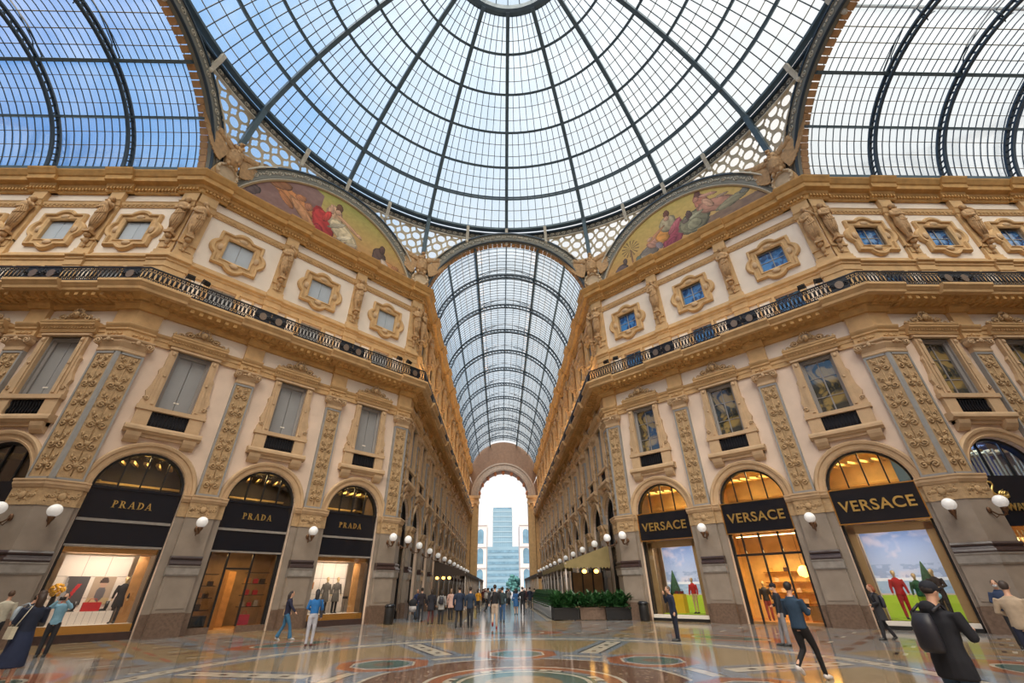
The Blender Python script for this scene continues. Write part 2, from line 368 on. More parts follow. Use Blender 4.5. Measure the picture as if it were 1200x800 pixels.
# standing stone figure on the attic pilasters
def figure(seed=0):
    """draped figure, arms folded or raised, height 3.1 from z 0, leaning out from the pilaster (local, wall at y=0)"""
    rnd = random.Random(seed); root = empty('stone_figure'); m = MB()
    y = -.34; sway = rnd.choice((-1, 1))*.05
    prof = [(.10, 0), (.17, .05), (.15, .25), (.20, .5), (.27, .9), (.30, 1.3), (.28, 1.55), (.24, 1.85), (.30, 2.15), (.31, 2.35), (.20, 2.5), (.09, 2.56), (.09, 2.66)]
    seg = 20; vs = []
    for r, z in prof:
        for k in range(seg):
            a = 2*pi*k/seg; fold = 1+(.10*sin(a*6+z*3+seed) if z < 2.0 else .03*sin(a*4))
            vs.append((1.25*r*fold*cos(a)+sway*sin(z*1.4), y+r*fold*sin(a), z))
    n = len(prof)
    m.add(vs, [(i*seg+k, i*seg+(k+1) % seg, (i+1)*seg+(k+1) % seg, (i+1)*seg+k) for i in range(n-1) for k in range(seg)]+[tuple(range(seg))[::-1], tuple(range((n-1)*seg, n*seg))], True)
    hx = sway*sin(2.8*1.4)
    m.ell((hx, y-.04, 2.80), (.165, .18, .22), 12, 8); m.ell((hx, y-.17, 2.78), (.03, .04, .05), 6, 4)
    m.ell((hx, y+.03, 2.90), (.21, .20, .20), 10, 6)
    for s in (-1, 1):
        if rnd.random() < .5 and s == 1: pts = [(s*.28, y, 2.38), (s*.42, y-.05, 2.1), (s*.30, y-.22, 2.35), (s*.1, y-.2, 2.62)]
        else: pts = [(s*.28, y, 2.38), (s*.43, y-.06, 2.05), (s*.24, y-.26, 1.86), (-s*.06, y-.30, 1.95)]
        m.tube(pts, [.14, .13, .10, .07], 7)
        m.ell(pts[-1], (.06, .05, .07), 6, 4)
    m.build('body', STATUE, root)
    d = MB()
    for i in range(7):
        a = -1.2+i*.4; d.tube([(.3*sin(a)*.9, y-.24*cos(a)-.03, 2.2-abs(i-3)*.05), (.28*sin(a+.5), y-.26*cos(a+.4)-.03, 1.6), (.3*sin(a+.2), y-.25*cos(a+.2)-.02, .9), (.18*sin(a), y-.17*cos(a)-.02, .3)], [.03, .05, .045, .02], 5)
    d.tube([(-.3, y-.12, 1.5), (-.1, y-.32, 1.35), (.2, y-.3, 1.45), (.33, y-.05, 1.7)], .05, 6)
    d.build('drapery', STATUE, root)
    c = MB(); c.blk(-.24, .24, 0, .62, -.16, 0); c.ell((0, -.35, -.28), (.2, .2, .2), 10, 6); c.ell((0, -.22, -.6), (.14, .14, .3), 8, 6); c.ell((0, -.16, -.98), (.09, .10, .16), 8, 5)
    c.build('console', STATUE, root)
    return root
figs = [figure(i) for i in range(4)]; figused = set()
def put_fig(i, M, label, group=None):
    if i not in figused:
        figused.add(i); r = figs[i]; r.matrix_world = M; tag(r, label, 'statue', group); return r
    return dup(figs[i], M, label, group, 'statue')
used = {}
def place(root, M, label, cat, group=None):
    if root.as_pointer() not in used:
        used[root.as_pointer()] = 1; root.matrix_world = M; tag(root, label, cat, group); return root
    return dup(root, M, label, group, cat)

for k, f in F.items():
    n = len(f.p)
    for i, x in enumerate(f.p):
        far = k in ('al', 'ar'); o = nth(f, i, n)
        M = f.M @ Matrix.Translation((x, 0, 0)); g = 'pilasters of the '+f.desc
        place(pil0, M, f'{o} tall relief-carved pilaster of the {f.desc}, {frm(f)}', 'pilaster', g)
        place(up0, M, f'{o} plain pilaster above the balcony of the {f.desc}, {frm(f)}', 'pilaster', 'attic '+g)
        put_fig((i*3+len(k)+ord(k[0])) % 4, M @ Matrix.Translation((0, -.10, 19.45)) @ Matrix.Diagonal((.84, .84, .93, 1)), f'{o} draped stone figure of the {f.desc}, {frm(f)}', 'stone figures of the '+f.desc)
# corner pilasters, each wraps the bend between two faces
for a, b, name in (('sl', 'dl', 'shuttered facade and its side arm'), ('dl', 'al', 'shuttered facade and the long arcade'), ('ar', 'dr', None), ('dr', 'sr', 'clear-windowed facade and its side arm')):
    if a == 'ar': a, b, name = 'dr', 'ar', 'clear-windowed facade and the long arcade'
    P = {}; U = {}
    pairs = []
    for q in (a, b):
        f = F[q]
        corner = {('sl', 'dl'): (1, 0), ('dl', 'al'): (1, 0), ('dr', 'ar'): (0, 1), ('dr', 'sr'): (1, 0)}[(a, b)]
        at_end = corner[0] if q == a else corner[1]
        # dr/ar: dr starts here, ar ends here
        x0, x1, m0, m1 = (f.L-.95, f.L, 0, 1) if at_end else (0, .95, 1, 0)
        pil_geo(P, f.M, x0, x1, m0, m1, ord(q[0]), .25); upper_geo(U, f.M, x0, x1, m0, m1); pairs.append((f, (x0+x1)/2+(.12 if at_end else -.12)))
    r = empty('corner_pilaster', None, 'double relief-carved pilaster at the bend between '+name, 'pilaster'); pil_build(P, PPARTS, PMAT, r)
    r = empty('attic_corner_pilaster', None, 'double attic pilaster at the bend between '+name, 'pilaster'); pil_build(U, UMAT, UMAT, r)
    for j, (f, x) in enumerate(pairs):
        put_fig((j*2+len(name)) % 4, f.M @ Matrix.Translation((x, -.10, 19.45)) @ Matrix.Diagonal((.84, .84, .93, 1)), f'stone figure of the bend pair, {f.desc} side, near the {[q_.desc for q_, _ in pairs if q_ is not f][0]}', 'paired stone figures at the bends')

# ------------------------------------------------------------------ continuous mouldings
TRIM = [0]
def trim(m, mt, label, parent=None):
    TRIM[0] += 1; return m.build('trim_%d' % TRIM[0], mt, label=label, cat='moulding', kind='structure')
for k, f in F.items():
    L, m0, m1 = f.L, f.m0, f.m1; D = ' of the '+f.desc
    res = [(x-1.35, x+1.35, 0, 0) for x in f.p]
    if m0: res.append((0, 1.55, 1, 0))
    if m1: res.append((L-1.55, L, 0, 1))
    pil = [(x-.5, x+.5, 0, 0) for x in f.p]
    if m0: pil.append((0, 1.0, 1, 0))
    if m1: pil.append((L-1.0, L, 0, 1))
    m = MB(f.M); m.sweep([(0, 12.60), (.10, 12.60), (.10, 12.86), (.14, 12.88), (.14, 13.04), (.22, 13.12), (.26, 13.22), (0, 13.24)], 0, L, m0, m1)
    trim(m, STONE, 'narrow stone string course at the window heads'+D)
    # balcony entablature
    m = MB(f.M)
    m.sweep([(0, 14.22), (.14, 14.22), (.20, 14.34), (.26, 14.40), (.26, 14.52), (.30, 14.56), (0, 14.56)], 0, L, m0, m1)
    m.sweep([(0, 14.56), (.62, 14.60), (.66, 14.66), (.98, 14.82), (1.02, 14.86), (0, 14.86)], 0, L, m0, m1)
    for (a, b, u, v) in pil: m.sweep([(0, 14.18), (.34, 14.18), (.42, 14.34), (.48, 14.40), (.48, 14.52), (.52, 14.56), (0, 14.56)], a, b, u, v, .06)
    trim(m, OCHRE, 'ochre entablature under the balcony'+D)
    m = MB(f.M); n = int(L/.42)
    for i in range(n):
        x = (i+.5)*L/n; m.blk(x-.09, x+.09, .28, .92, 14.60, 14.80); m.blk(x-.09, x+.09, .28, .60, 14.50, 14.62)
    trim(m, OCHRE, 'row of small brackets under the balcony slab'+D)
    m = MB(f.M)
    pr = [(0, 14.84), (1.02, 14.84), (1.04, 14.98), (1.10, 15.02), (1.16, 15.10), (1.22, 15.16), (1.22, 15.28), (0, 15.28)]
    m.sweep(pr, 0, L, m0, m1)
    for (a, b, u, v) in res: m.sweep([(d+(.22 if d else 0), z-(.03 if z < 15 else 0)+(.01 if z > 15.2 else 0)) for d, z in pr], a, b, u, v)
    trim(m, STONE, 'stone balcony slab'+D)
    # attic band
    m = MB(f.M); m.sweep([(0, 17.15), (.12, 17.15), (.12, 17.5), (.18, 17.54), (.18, 17.66), (.30, 17.74), (.30, 17.84), (.12, 17.90), (.10, 18.12), (0, 18.14)], 0, L, m0, m1)
    for (a, b, u, v) in pil: m.sweep([(0, 17.14), (.24, 17.14), (.24, 17.5), (.30, 17.54), (.30, 17.66), (.42, 17.74), (.42, 17.84), (.24, 17.90), (.22, 18.13), (0, 18.15)], a, b, u, v)
    m2 = m
    trim(m2, STONE, 'stone band over the small attic windows'+D)
    m = MB(f.M); m.sweep([(0, 21.78), (.06, 21.78), (.08, 21.88), (.14, 21.96), (.16, 22.10), (.20, 22.16), (0, 22.18)], 0, L, m0, m1)
    n = int(L/.26)
    for i in range(n): x = (i+.5)*L/n; m.blk(x-.05, x+.05, .07, .13, 21.86, 21.95)
    trim(m, STONE, 'thin beaded string above the framed windows'+D)
    # crown cornice
    m = MB(f.M)
    cr = [(0, 22.88), (.12, 22.88), (.16, 22.96), (.16, 23.20), (.26, 23.26), (.30, 23.44), (.54, 23.50), (.60, 23.52), (.62, 23.80), (.70, 23.86), (.80, 24.02), (.88, 24.14), (.90, 24.22), (0, 24.24)]
    m.sweep(cr, 0, L, m0, m1)
    for (a, b, u, v) in pil: m.sweep([(d+(.16 if d else 0), z+(.012 if z > 24 else 0)) for d, z in cr], a, b, u, v, .32)
    n = int(L/.2)
    for i in range(n):
        x = (i+.5)*L/n; inp = any(a-.32 < x < b+.32 for a, b, _, _ in pil); m.blk(x-.055, x+.055, .2, .30+(.16 if inp else 0), 23.02, 23.18)
    trim(m, OCHRE, 'dentilled ochre top cornice'+D); m = MB(f.M)
    if k in ('dl', 'dr'): continue
    m.sweep([(-.1, 24.22), (.34, 24.22), (.34, 24.52), (.24, 24.58), (.24, 24.86), (.30, 24.92), (.30, 25.0), (-.1, 25.0)], 0, L, m0, m1)
    trim(m, STONE, 'low stone parapet on the top cornice'+D)

# ------------------------------------------------------------------ windows
def rectpts(x0, x1, z0, z1, n):
    return [(x0+(x1-x0)*i/n, z1) for i in range(n)]+[(x1, z1-(z1-z0)*i/n) for i in range(n)]+[(x1-(x1-x0)*i/n, z0) for i in range(n)]+[(x0, z0+(z1-z0)*i/n) for i in range(n)]
def tall_window(kind):
    r = empty('window_tall')
    m = MB(); m.blk(-1.12, -.78, 0, .20, 9.5, 12.58); m.blk(.78, 1.12, 0, .20, 9.5, 12.58); m.blk(-1.18, 1.18, 0, .22, 12.3+.3, 12.78)
    m.blk(-1.0, -.86, .2, .25, 9.6, 12.5); m.blk(.86, 1.0, .2, .25, 9.6, 12.5); m.blk(-1.16, 1.16, .22, .28, 12.62, 12.72)
    for s in (-1, 1):   # swelling side consoles
        pts = [(s*1.10, 9.5), (s*1.42, 9.5), (s*1.40, 9.75), (s*1.30, 10.0), (s*1.38, 10.25), (s*1.26, 10.6), (s*1.20, 11.2), (s*1.24, 11.4), (s*1.12, 11.6)]
        m.ext(pts if s > 0 else pts[::-1], 0, .16); spiral(m, s*1.24, 9.85, .12, .18, s, 1, 1.3, .03)
        m.ell((s*.93, -.26, 12.38), (.09, .05, .12), 8, 5); m.ell((s*.93, -.26, 11.1), (.07, .04, .07), 8, 5)
    m.build('surround', STONE2, r)
    m = MB(); m.sweep([(0, 12.78), (.26, 12.80), (.30, 12.90), (.30, 12.98), (.42, 13.08), (.48, 13.14), (.48, 13.22), (.52, 13.26), (.54, 13.34), (0, 13.38)], -1.32, 1.32)
    for i in range(18): x = -1.2+i*2.4/17; m.blk(x-.035, x+.035, .28, .38, 12.98, 13.06)
    m.build('pediment_cornice', STONE, r)
    m = MB(); m.ext([(-1.2, 13.36), (1.2, 13.36), (.95, 13.55), (.55, 13.72), (.3, 13.95), (0, 14.0), (-.3, 13.95), (-.55, 13.72), (-.95, 13.55)], .12, .22)
    for s in (-1, 1):
        spiral(m, s*.62, 13.62, .2, .28, s, 1, 1.5, .04); spiral(m, s*1.0, 13.48, .12, .28, -s, 1, 1.3, .03); spiral(m, s*.30, 13.78, .14, .28, -s, -1, 1.3, .035)
        m.tube([(s*.2, -.25, 13.45), (s*.7, -.27, 13.45), (s*1.25, -.25, 13.42)], .04, 5); m.lathe([(.09, 0), (.11, .06), (.05, .14), (.02, .2)], (s*1.24, -.34, 13.36), 8)
    m.ell((0, -.32, 13.80), (.15, .12, .2), 10, 6); m.ell((0, -.44, 13.78), (.03, .04, .05), 6, 4)
    for a in range(7): b = pi*(a/6); m.ell((.26*cos(b), -.28, 13.92+.22*sin(b)), (.06, .05, .09), 6, 4)
    m.build('carved_crest', RELIEF, r)
    m = MB(); m.ring(rectpts(-.80, .80, 9.50, 12.62, 4), rectpts(-.62, .62, 9.58, 12.42, 4), [(0, -.30), (0, -.12), (.5, -.06), (.55, .02), (1, .02)]); m.build('inner_frame', GWOOD, r)
    m = MB()
    if kind == 'shutter':
        m.box(-.63, -.012, .20, .26, 9.56, 12.44); m.box(.012, .63, .20, .26, 9.56, 12.44)
        sh = m.build('shutter', SHUT, r)
        q = MB(); q.box(-.10, .14, .185, .2, 9.98, 10.05); q.build('air_vent', WHITE, r)
    else:
        m.box(-.63, .63, .24, .26, 9.56, 12.44); m.build('pane', PANE, r)
        q = MB(); q.box(-.03, .03, .20, .25, 9.56, 12.44)
        for z in (10.4, 11.5): q.box(-.62, .62, .21, .25, z, z+.035)
        q.build('glazing_bar', GWOOD, r)
    m = MB(); m.blk(-1.46, 1.46, 0, .26, 9.30, 9.50); m.blk(-1.38, -.78, 0, .20, 8.5, 9.30); m.blk(.78, 1.38, 0, .20, 8.5, 9.30)
    m.sweep([(0, 8.18), (.24, 8.18), (.30, 8.26), (.38, 8.30), (.38, 8.42), (.34, 8.52), (0, 8.54)], -1.56, 1.56); m.blk(-1.40, 1.40, 0, .16, 8.02, 8.20)
    for s in (-1, 1): m.sweep([(0, 7.72), (.10, 7.72), (.22, 7.84), (.30, 8.0), (.34, 8.18), (0, 8.18)], s*1.12-.28, s*1.12+.28)
    m.build('sill_apron', STONE2, r)
    m = MB(); m.blk(-.78, .78, -.05, .06, 8.55, 9.30)
    for i in range(11): x = -.7+i*.14; m.tube([(x, -.09, 8.6), (x, -.12, 8.75), (x, -.08, 8.95), (x, -.12, 9.15), (x, -.09, 9.28)], [.025, .04, .02, .04, .025], 5)
    m.build('grille', IRON, r)
    return r
def quatre(n=88, s=1.0):
    """outline of the eared frame with a round lobe on each side"""
    P = []
    for i in range(n):
        a = pi*.75-2*pi*i/n; c, q = cos(a), sin(a)
        t = min(1.26/abs(c) if abs(c) > 1e-6 else 9, 1.24/abs(q) if abs(q) > 1e-6 else 9)
        for ox, oz in ((.98, 0), (-.98, 0), (0, .96), (0, -.96)):
            dd = c*ox+q*oz; disc = dd*dd-(ox*ox+oz*oz-.62**2)
            if disc > 0: t2 = dd+sqrt(disc); t = max(t, t2)
        am = abs(abs(atan2(q, c))-pi/4) if abs(c) > 0 else 1
        P.append((c*t*s, q*t*s))
    return P
def framed_window(kind):
    r = empty('window_framed'); zc = 19.885
    n = 88; out = quatre(n); inn = []
    for x, z in out:
        k = max(abs(x)/.74, abs(z)/.745); inn.append((x/k, z/k))
    out = [(x, z+zc) for x, z in out]; inn = [(x, z+zc) for x, z in inn]
    m = MB(); m.ring(out, inn, [(0, -.3), (0, .10), (.16, .16), (.28, .10), (.62, .09), (.70, .20), (.88, .22), (1, .12), (1, 0)]); m.build('lobed_surround', STONE, r)
    m = MB()
    for ox, oz, rot in ((1.02, 0, 0), (-1.02, 0, 0), (0, 1.0, 1), (0, -1.0, 1)):
        m.ell((ox, -.12, zc+oz), (.16 if not rot else .26, .08, .26 if not rot else .16), 10, 5)
    m.build('shell_boss', STONE2, r)
    m = MB()
    if kind == 'shutter':
        m.box(-.74, -.01, .07, .12, 19.14, 20.63); m.box(.01, .74, .07, .12, 19.14, 20.63); m.build('shutter', SHUT2, r)
    else:
        m.box(-.74, .74, .16, .18, 19.14, 20.63); m.build('pane', PANEB, r); q = MB(); q.box(-.03, .03, .12, .17, 19.14, 20.63); q.box(-.74, .74, .13, .17, 19.86, 19.9)
        q.ring(rectpts(-.75, .75, 19.13, 20.64, 2), rectpts(-.69, .69, 19.19, 20.58, 2), [(0, -.18), (0, -.1), (1, -.1)]); q.build('glazing_bar', GFRAME, r)
    return r
def attic_window(kind):
    r = empty('window_attic'); m = MB()
    m.blk(-.86, -.68, 0, .14, 15.3, 17.18); m.blk(.68, .86, 0, .14, 15.3, 17.18); m.build('jamb', STONE, r)
    m = MB(); m.box(-.68, .68, .22, .26, 15.9, 17.15); m.build('pane' if kind != 'shutter' else 'shutter', PANEB if kind != 'shutter' else SHUT2, r)
    q = MB(); q.box(-.03, .03, .17, .23, 15.9, 17.15); q.build('glazing_bar', GWOOD if kind != 'shutter' else SHUT, r)
    p = MB(); p.blk(-1.6, -1.0, 0, .05, 16.0, 17.05); p.blk(1.0, 1.6, 0, .05, 16.0, 17.05); p.build('side_panel', STUCCO2, r)
    p = MB(); p.ring(rectpts(-1.72, -.90, 15.7, 17.15, 1), rectpts(-1.6, -1.0, 15.95, 17.05, 1), [(0, 0), (0, .08), (1, .08)]); p.ring(rectpts(.90, 1.72, 15.7, 17.15, 1), rectpts(1.0, 1.6, 15.95, 17.05, 1), [(0, 0), (0, .08), (1, .08)]); p.build('panel_border', STONE, r)
    return r
WP = {}
WNO = [0]
for k, f in F.items():
    kind = 'shutter' if k in ('dl', 'sl') else 'glass'
    for fn, nm, what in ((tall_window, 'tall', 'tall'), (framed_window, 'framed', 'small lobed-frame'), (attic_window, 'attic', 'low attic')):
        if (kind, nm) not in WP: WP[(kind, nm)] = fn(kind)
        for i, x in enumerate(f.c):
            src = WP[(kind, nm)]; WNO[0] += 1
            M = f.M @ Matrix.Translation((x, 0, 0)); o = nth(f, i, len(f.c))
            if nm != 'tall' and k in ('al', 'ar') and (i if k == 'al' else len(f.c)-1-i) > 9: pass
            lab = f"{what} {'shuttered' if kind == 'shutter' else 'glass'} window, {o} bay of the {f.desc}, {frm(f)}"
            lab = lab.replace('small lobed-frame', 'lobed-frame')
            w = place(src, M, lab, 'window'); w['kind'] = 'structure'; w.name = 'window_%d' % WNO[0]
            del w['label']; w['label'] = lab; w['group'] = f'{what} windows of the {f.desc}'

# ------------------------------------------------------------------ glass dome
RD, ZD, ZS, RS = 19.4, 32.0, 20.67, 22.47
def dp(th, el, dr=0):
    """point of the dome; th from +Y clockwise (deg), el above horizontal (deg)"""
    t, e = radians(th), radians(el); r = RS+dr
    return Vector((r*cos(e)*sin(t), r*cos(e)*cos(t), ZS+r*sin(e)))
DE = [30.3, 37.8, 45.5, 53.3, 61.3, 69.1, 76.3]
rad = lambda p: Vector((p.x, p.y, p.z-ZS))
dome = empty('glass_dome', Matrix.Translation((0, 0, 0)), 'great glass and iron dome over the octagonal crossing', 'dome')
m = MB(); n = 96; els = [30.3+(76.3-30.3)*i/14 for i in range(15)]
vs = [dp(360*k/n, e, .12) for e in els for k in range(n)]
m.add(vs, [(i*n+k, i*n+(k+1) % n, (i+1)*n+(k+1) % n, (i+1)*n+k) for i in range(14) for k in range(n)], True)
m.build('glass', ROOFGLASS, dome)
for k in range(16):
    m = MB(); m.beam([dp(22.5*k, 30+(76.6-30)*i/18, -.22) for i in range(19)], .30, .42, rad)
    if k % 2:   # the ribs over the eight corners run on down to the eagles
        a = radians(22.5*k); q = lambda r, z: Vector((r*sin(a), r*cos(a), z))
        m.beam([dp(22.5*k, 31, -.25), dp(22.5*k, 30, -.25), q(19.75, 29.6), q(20.1, 27.6)], .34, .42, lambda p: Vector((sin(a), cos(a), .2)))
    m.build('rib', STEEL, dome)
for j, e in enumerate(DE[1:6]):
    for dr, w in (((-.15, .13),) if j in (1, 2, 3, 4) else ((-.45, .12), (.0, .10))):
        m = MB(); pts = [dp(3.75*i, e+(.0 if dr < -.1 else .7), dr) for i in range(96)]; pts.append(pts[0])
        m.beam(pts, .20 if j in (1, 2, 3, 4) else .14, w+.08, rad); m.build('ring_beam', STEEL, dome)
m = MB()
for j in range(6):
    nb = 10 if j < 3 else (8 if j < 4 else 6)
    for k in range(16):
        for b in range(1, nb):
            th = 22.5*(k+b/nb); m.beam([dp(th, DE[j]+(DE[j+1]-DE[j])*i/3, -.02) for i in range(4)], .05, .09, rad)
m.build('glazing_bar', STEELD, dome)
m = MB()
for j in range(6):
    for q in (1, 2): 
        e = DE[j]+(DE[j+1]-DE[j])*q/3; pts = [dp(3.75*i, e, .02) for i in range(97)]; m.beam(pts, .05, .05, rad)
m.build('glass_lap_line', mat('weathered_putty', (.30, .27, .20), .7), dome)
def ringlathe(m, prof, seg=96): m.lathe(prof, (0, 0, 0), seg, False)
m = MB(); n = 96
pr = [(5.2, 42.35), (5.55, 42.45), (5.55, 42.65), (5.15, 43.1), (4.95, 43.1), (4.95, 42.45)]
vs = [(r*cos(2*pi*k/n), r*sin(2*pi*k/n), z) for r, z in pr for k in range(n)]
m.add(vs, [(i*n+k, i*n+(k+1) % n, ((i+1) % 6)*n+(k+1) % n, ((i+1) % 6)*n+k) for i in range(6) for k in range(n)])
for k in range(48): a = 2*pi*k/48; m.ell((5.05*cos(a), 5.05*sin(a), 42.72), (.12, .12, .15), 6, 4)
m.build('oculus_ring', STEEL, dome)
m = MB(); n = 48; pr = [(5.0, 43.1), (4.6, 44.0), (3.4, 44.9), (1.8, 45.4), (.1, 45.6)]
m.add([(r*cos(2*pi*k/n), r*sin(2*pi*k/n), z) for r, z in pr for k in range(n)], [(i*n+k, i*n+(k+1) % n, (i+1)*n+(k+1) % n, (i+1)*n+k) for i in range(4) for k in range(n)], True)
m.build('lantern_glass', ROOFGLASS, dome)
m = MB()
for k in range(32): a = 2*pi*k/32; m.beam([(r*cos(a), r*sin(a), z-.05) for r, z in pr], .07, .1, lambda p: Vector((p.x, p.y, 6)))
m.build('lantern_bar', STEELD, dome)
# ring gallery that carries the dome
m = MB(); n = 128
def rprof(m, pr, n=128):
    q = len(pr); m.add([(r*sin(2*pi*k/n), r*cos(2*pi*k/n), z) for r, z in pr for k in range(n)], [(i*n+k, i*n+(k+1) % n, ((i+1) % q)*n+(k+1) % n, ((i+1) % q)*n+k) for i in range(q) for k in range(n)])
rprof(m, [(19.15, 31.98), (19.15, 32.2), (19.45, 32.3), (19.6, 32.2), (19.6, 31.98)])
m.build('ring_girder', STEEL, dome)
gal = empty('ring_gallery', Matrix.Identity(4), 'dark blue iron ring gallery with cream scrolls at the foot of the dome', 'gallery')
m = MB(); rprof(m, [(19.42, 31.50), (19.36, 31.62), (19.45, 31.68), (20.0, 31.75), (20.0, 31.5)]); m.build('ring_cornice', STEELD, gal)
m = MB(); rprof(m, [(19.62, 30.85), (19.62, 31.55), (19.72, 31.55), (19.72, 30.85)]); m.build('frieze_back', mat('grey_brown_iron', (.12, .11, .09), .7), gal)  # grey-brown back that sets off the cream scrolls
m = MB(); rprof(m, [(19.52, 30.80), (19.52, 30.88), (19.75, 30.88), (19.75, 30.80)])
for k in range(220):
    th = 360*k/220
    if 140 < th < 220: continue
    a = radians(th); c = Vector((19.58*sin(a), 19.58*cos(a), 31.22)); t = Vector((cos(a), -sin(a), 0)); pts = []
    for i in range(9):
        q = i/8*1.35*2*pi; rr = .22*(1-.75*i/8); pts.append(c+t*(rr*cos(q))+Vector((0, 0, rr*sin(q))))
    m.tube(pts, .035, 4)
m.build('scroll_frieze', CREAM, gal)
for k in range(32):
    th = 11.25*k
    if 130 < th < 230 or k % 4 == 2: continue
    a = radians(th); q = lambda r, z: Vector((r*sin(a), r*cos(a), z))
    m = MB(); m.beam([q(19.0, 31.85), q(19.08, 31.3), q(19.3, 30.7), q(19.42, 30.3)], .26, .24, lambda p: Vector((sin(a), cos(a), .1))); m.ell(q(19.38, 30.25), (.16, .16, .2), 8, 5)
    m.build('bracket', CREAM, gal)

# ------------------------------------------------------------------ arches round the octagon: bands, soffits, lunettes
FC = {'N': ((0, RI), 0), 'W': ((-RI, 0), pi/2), 'E': ((RI, 0), -pi/2), 'NW': ((-RI*sin(pi/4), RI*cos(pi/4)), pi/4), 'NE': ((RI*sin(pi/4), RI*cos(pi/4)), -pi/4)}
def arcpts(r, zc, a0=0, a1=180, n=48): return [(-r*cos(radians(a0+(a1-a0)*i/n)), zc+r*sin(radians(a0+(a1-a0)*i/n))) for i in range(n+1)]
def band(m, r0, r1, zc, zmin, steps):
    a = math.degrees(math.asin(max(-1, min(1, (zmin-zc)/r0)))); n = 56
    m.ring(arcpts(r1, zc, a, 180-a, n), arcpts(r0, zc, a, 180-a, n), steps, False)
def arch_band(key, r0, zc, label, lun):
    (x, y), rz = FC[key]; M = Matrix.Translation((x, y, 0)) @ Matrix.Rotation(rz, 4, 'Z')
    root = empty('arch_band', Matrix.Identity(4), label, 'arch')
    m = MB(M); band(m, r0, r0+.05, zc, 24.3, [(0, -.02), (0, .16), (1, .16), (1, .05)]); m.build('steel_edge', STEELD if not lun else CREAM, root)
    m = MB(M); band(m, r0+.05, r0+.86, zc, 24.3, [(0, -.28), (0, .12), (.1, .16), (.14, .10), (.86, .10), (.9, .16), (1, .12), (1, 0)]); m.build('band', mat('grey_green_iron', (.20, .20, .17), .6), root); m = MB(M)
    n = 40; a0 = math.degrees(math.asin((24.6-zc)/(r0+.5)))
    for i in range(n):
        a = radians(a0+(180-2*a0)*(i+.5)/n); r = r0+.51; cx, cz = -r*cos(a), zc+r*sin(a)
        if i % 2:
            m.tube([(cx+.17*cos(t*pi/4), -.13, cz+.17*sin(t*pi/4)) for t in range(8)], .035, 4, True); m.ell((cx, -.12, cz), (.07, .05, .07), 6, 4)
        else:
            for s in (-1, 1): spiral(m, cx+s*.12*sin(a), cz+s*.12*cos(a), .11, .12, s, 1, 1.2, .03)
    m.build('rosette_ornament', CREAM, root)
    m = MB(M); band(m, r0+.86, r0+1.0, zc, 24.3, [(0, 0), (0, .2), (1, .2), (1, 0)]); m.build('steel_rim', STEELD, root)
    if not lun:   # tiled soffit behind
        m = MB(M); n = 44; a0 = 11
        for i in range(n):
            b0 = a0+(180-2*a0)*i/n+.25; b1 = a0+(180-2*a0)*(i+1)/n-.25
            P = [(-(r0-dd)*cos(radians(b)), d, zc+(r0-dd)*sin(radians(b))) for d, dd in ((.30, 0), (.75, .02)) for b in (b0, b1)]
            P += [(-(r0+.12)*cos(radians(b)), d, zc+(r0+.12)*sin(radians(b))) for d in (.30, .75) for b in (b0, b1)]
            m.add(P, [(0, 1, 3, 2), (4, 6, 7, 5), (0, 2, 6, 4), (1, 5, 7, 3), (2, 3, 7, 6), (0, 4, 5, 1)])
        m.build('tiled_soffit', TERRA, root)
    return root
arch_band('N', 7.22, 23.1, 'cream rosette iron arch over the mouth of the long arcade', 0)
arch_band('W', 7.22, 23.1, 'cream rosette iron arch over the side arm next to the shuttered facade', 0)
arch_band('E', 7.22, 23.1, 'cream rosette iron arch over the side arm next to the clear-windowed facade', 0)
arch_band('NW', 7.42, 22.0, 'cream rosette iron arch round the painted lunette with the red-robed figure', 1)
arch_band('NE', 7.42, 22.0, 'cream rosette iron arch round the painted lunette with the palm tree', 1)

def vcol_mat(name, rough=.7, emit=0.0):
    m = bpy.data.materials.new(name); m.use_nodes = True; N, L = nt(m); b = N['Principled BSDF']; b.inputs['Roughness'].default_value = rough
    v = N.new('ShaderNodeVertexColor'); v.layer_name = 'paint'; L.new(v.outputs[0], b.inputs['Base Color'])
    if emit: L.new(v.outputs[0], b.inputs['Emission Color']); b.inputs['Emission Strength'].default_value = emit
    return m
PAINT = vcol_mat('fresco_paint'); LIGHTBOX = vcol_mat('backlit_print', .5, .28)
def paint_mesh(name, M, P2, fn, nx, nz, mtl, parent, inside=None, y=-.03):
    """flat painted surface: P2 = (x0,x1,z0,z1), fn(u,v) -> rgb"""
    x0, x1, z0, z1 = P2; vs = []; fs = []; cs = []
    for j in range(nz+1):
        for i in range(nx+1): vs.append(M @ Vector((x0+(x1-x0)*i/nx, y, z0+(z1-z0)*j/nz)))
    for j in range(nz):
        for i in range(nx):
            u, v = (i+.5)/nx, (j+.5)/nz
            if inside and not inside(x0+(x1-x0)*u, z0+(z1-z0)*v): continue
            a = j*(nx+1)+i; fs.append((a, a+1, a+nx+2, a+nx+1)); cs.append(fn(u, v))
    me = bpy.data.meshes.new(name); me.from_pydata([tuple(v) for v in vs], [], fs); me.materials.append(mtl)
    ca = me.color_attributes.new('paint', 'FLOAT_COLOR', 'CORNER')
    flat = []
    for c in cs: flat += [c[0], c[1], c[2], 1]*4
    ca.data.foreach_set('color', flat)
    o = bpy.data.objects.new(name, me); COL.objects.link(o)
    if parent: o.parent = parent
    return o
def mixc(a, b, t): t = max(0, min(1, t)); return tuple(x+(y-x)*t for x, y in zip(a, b))
def hsh(a, b): return (sin(a*127.1+b*311.7)*43758.5453) % 1
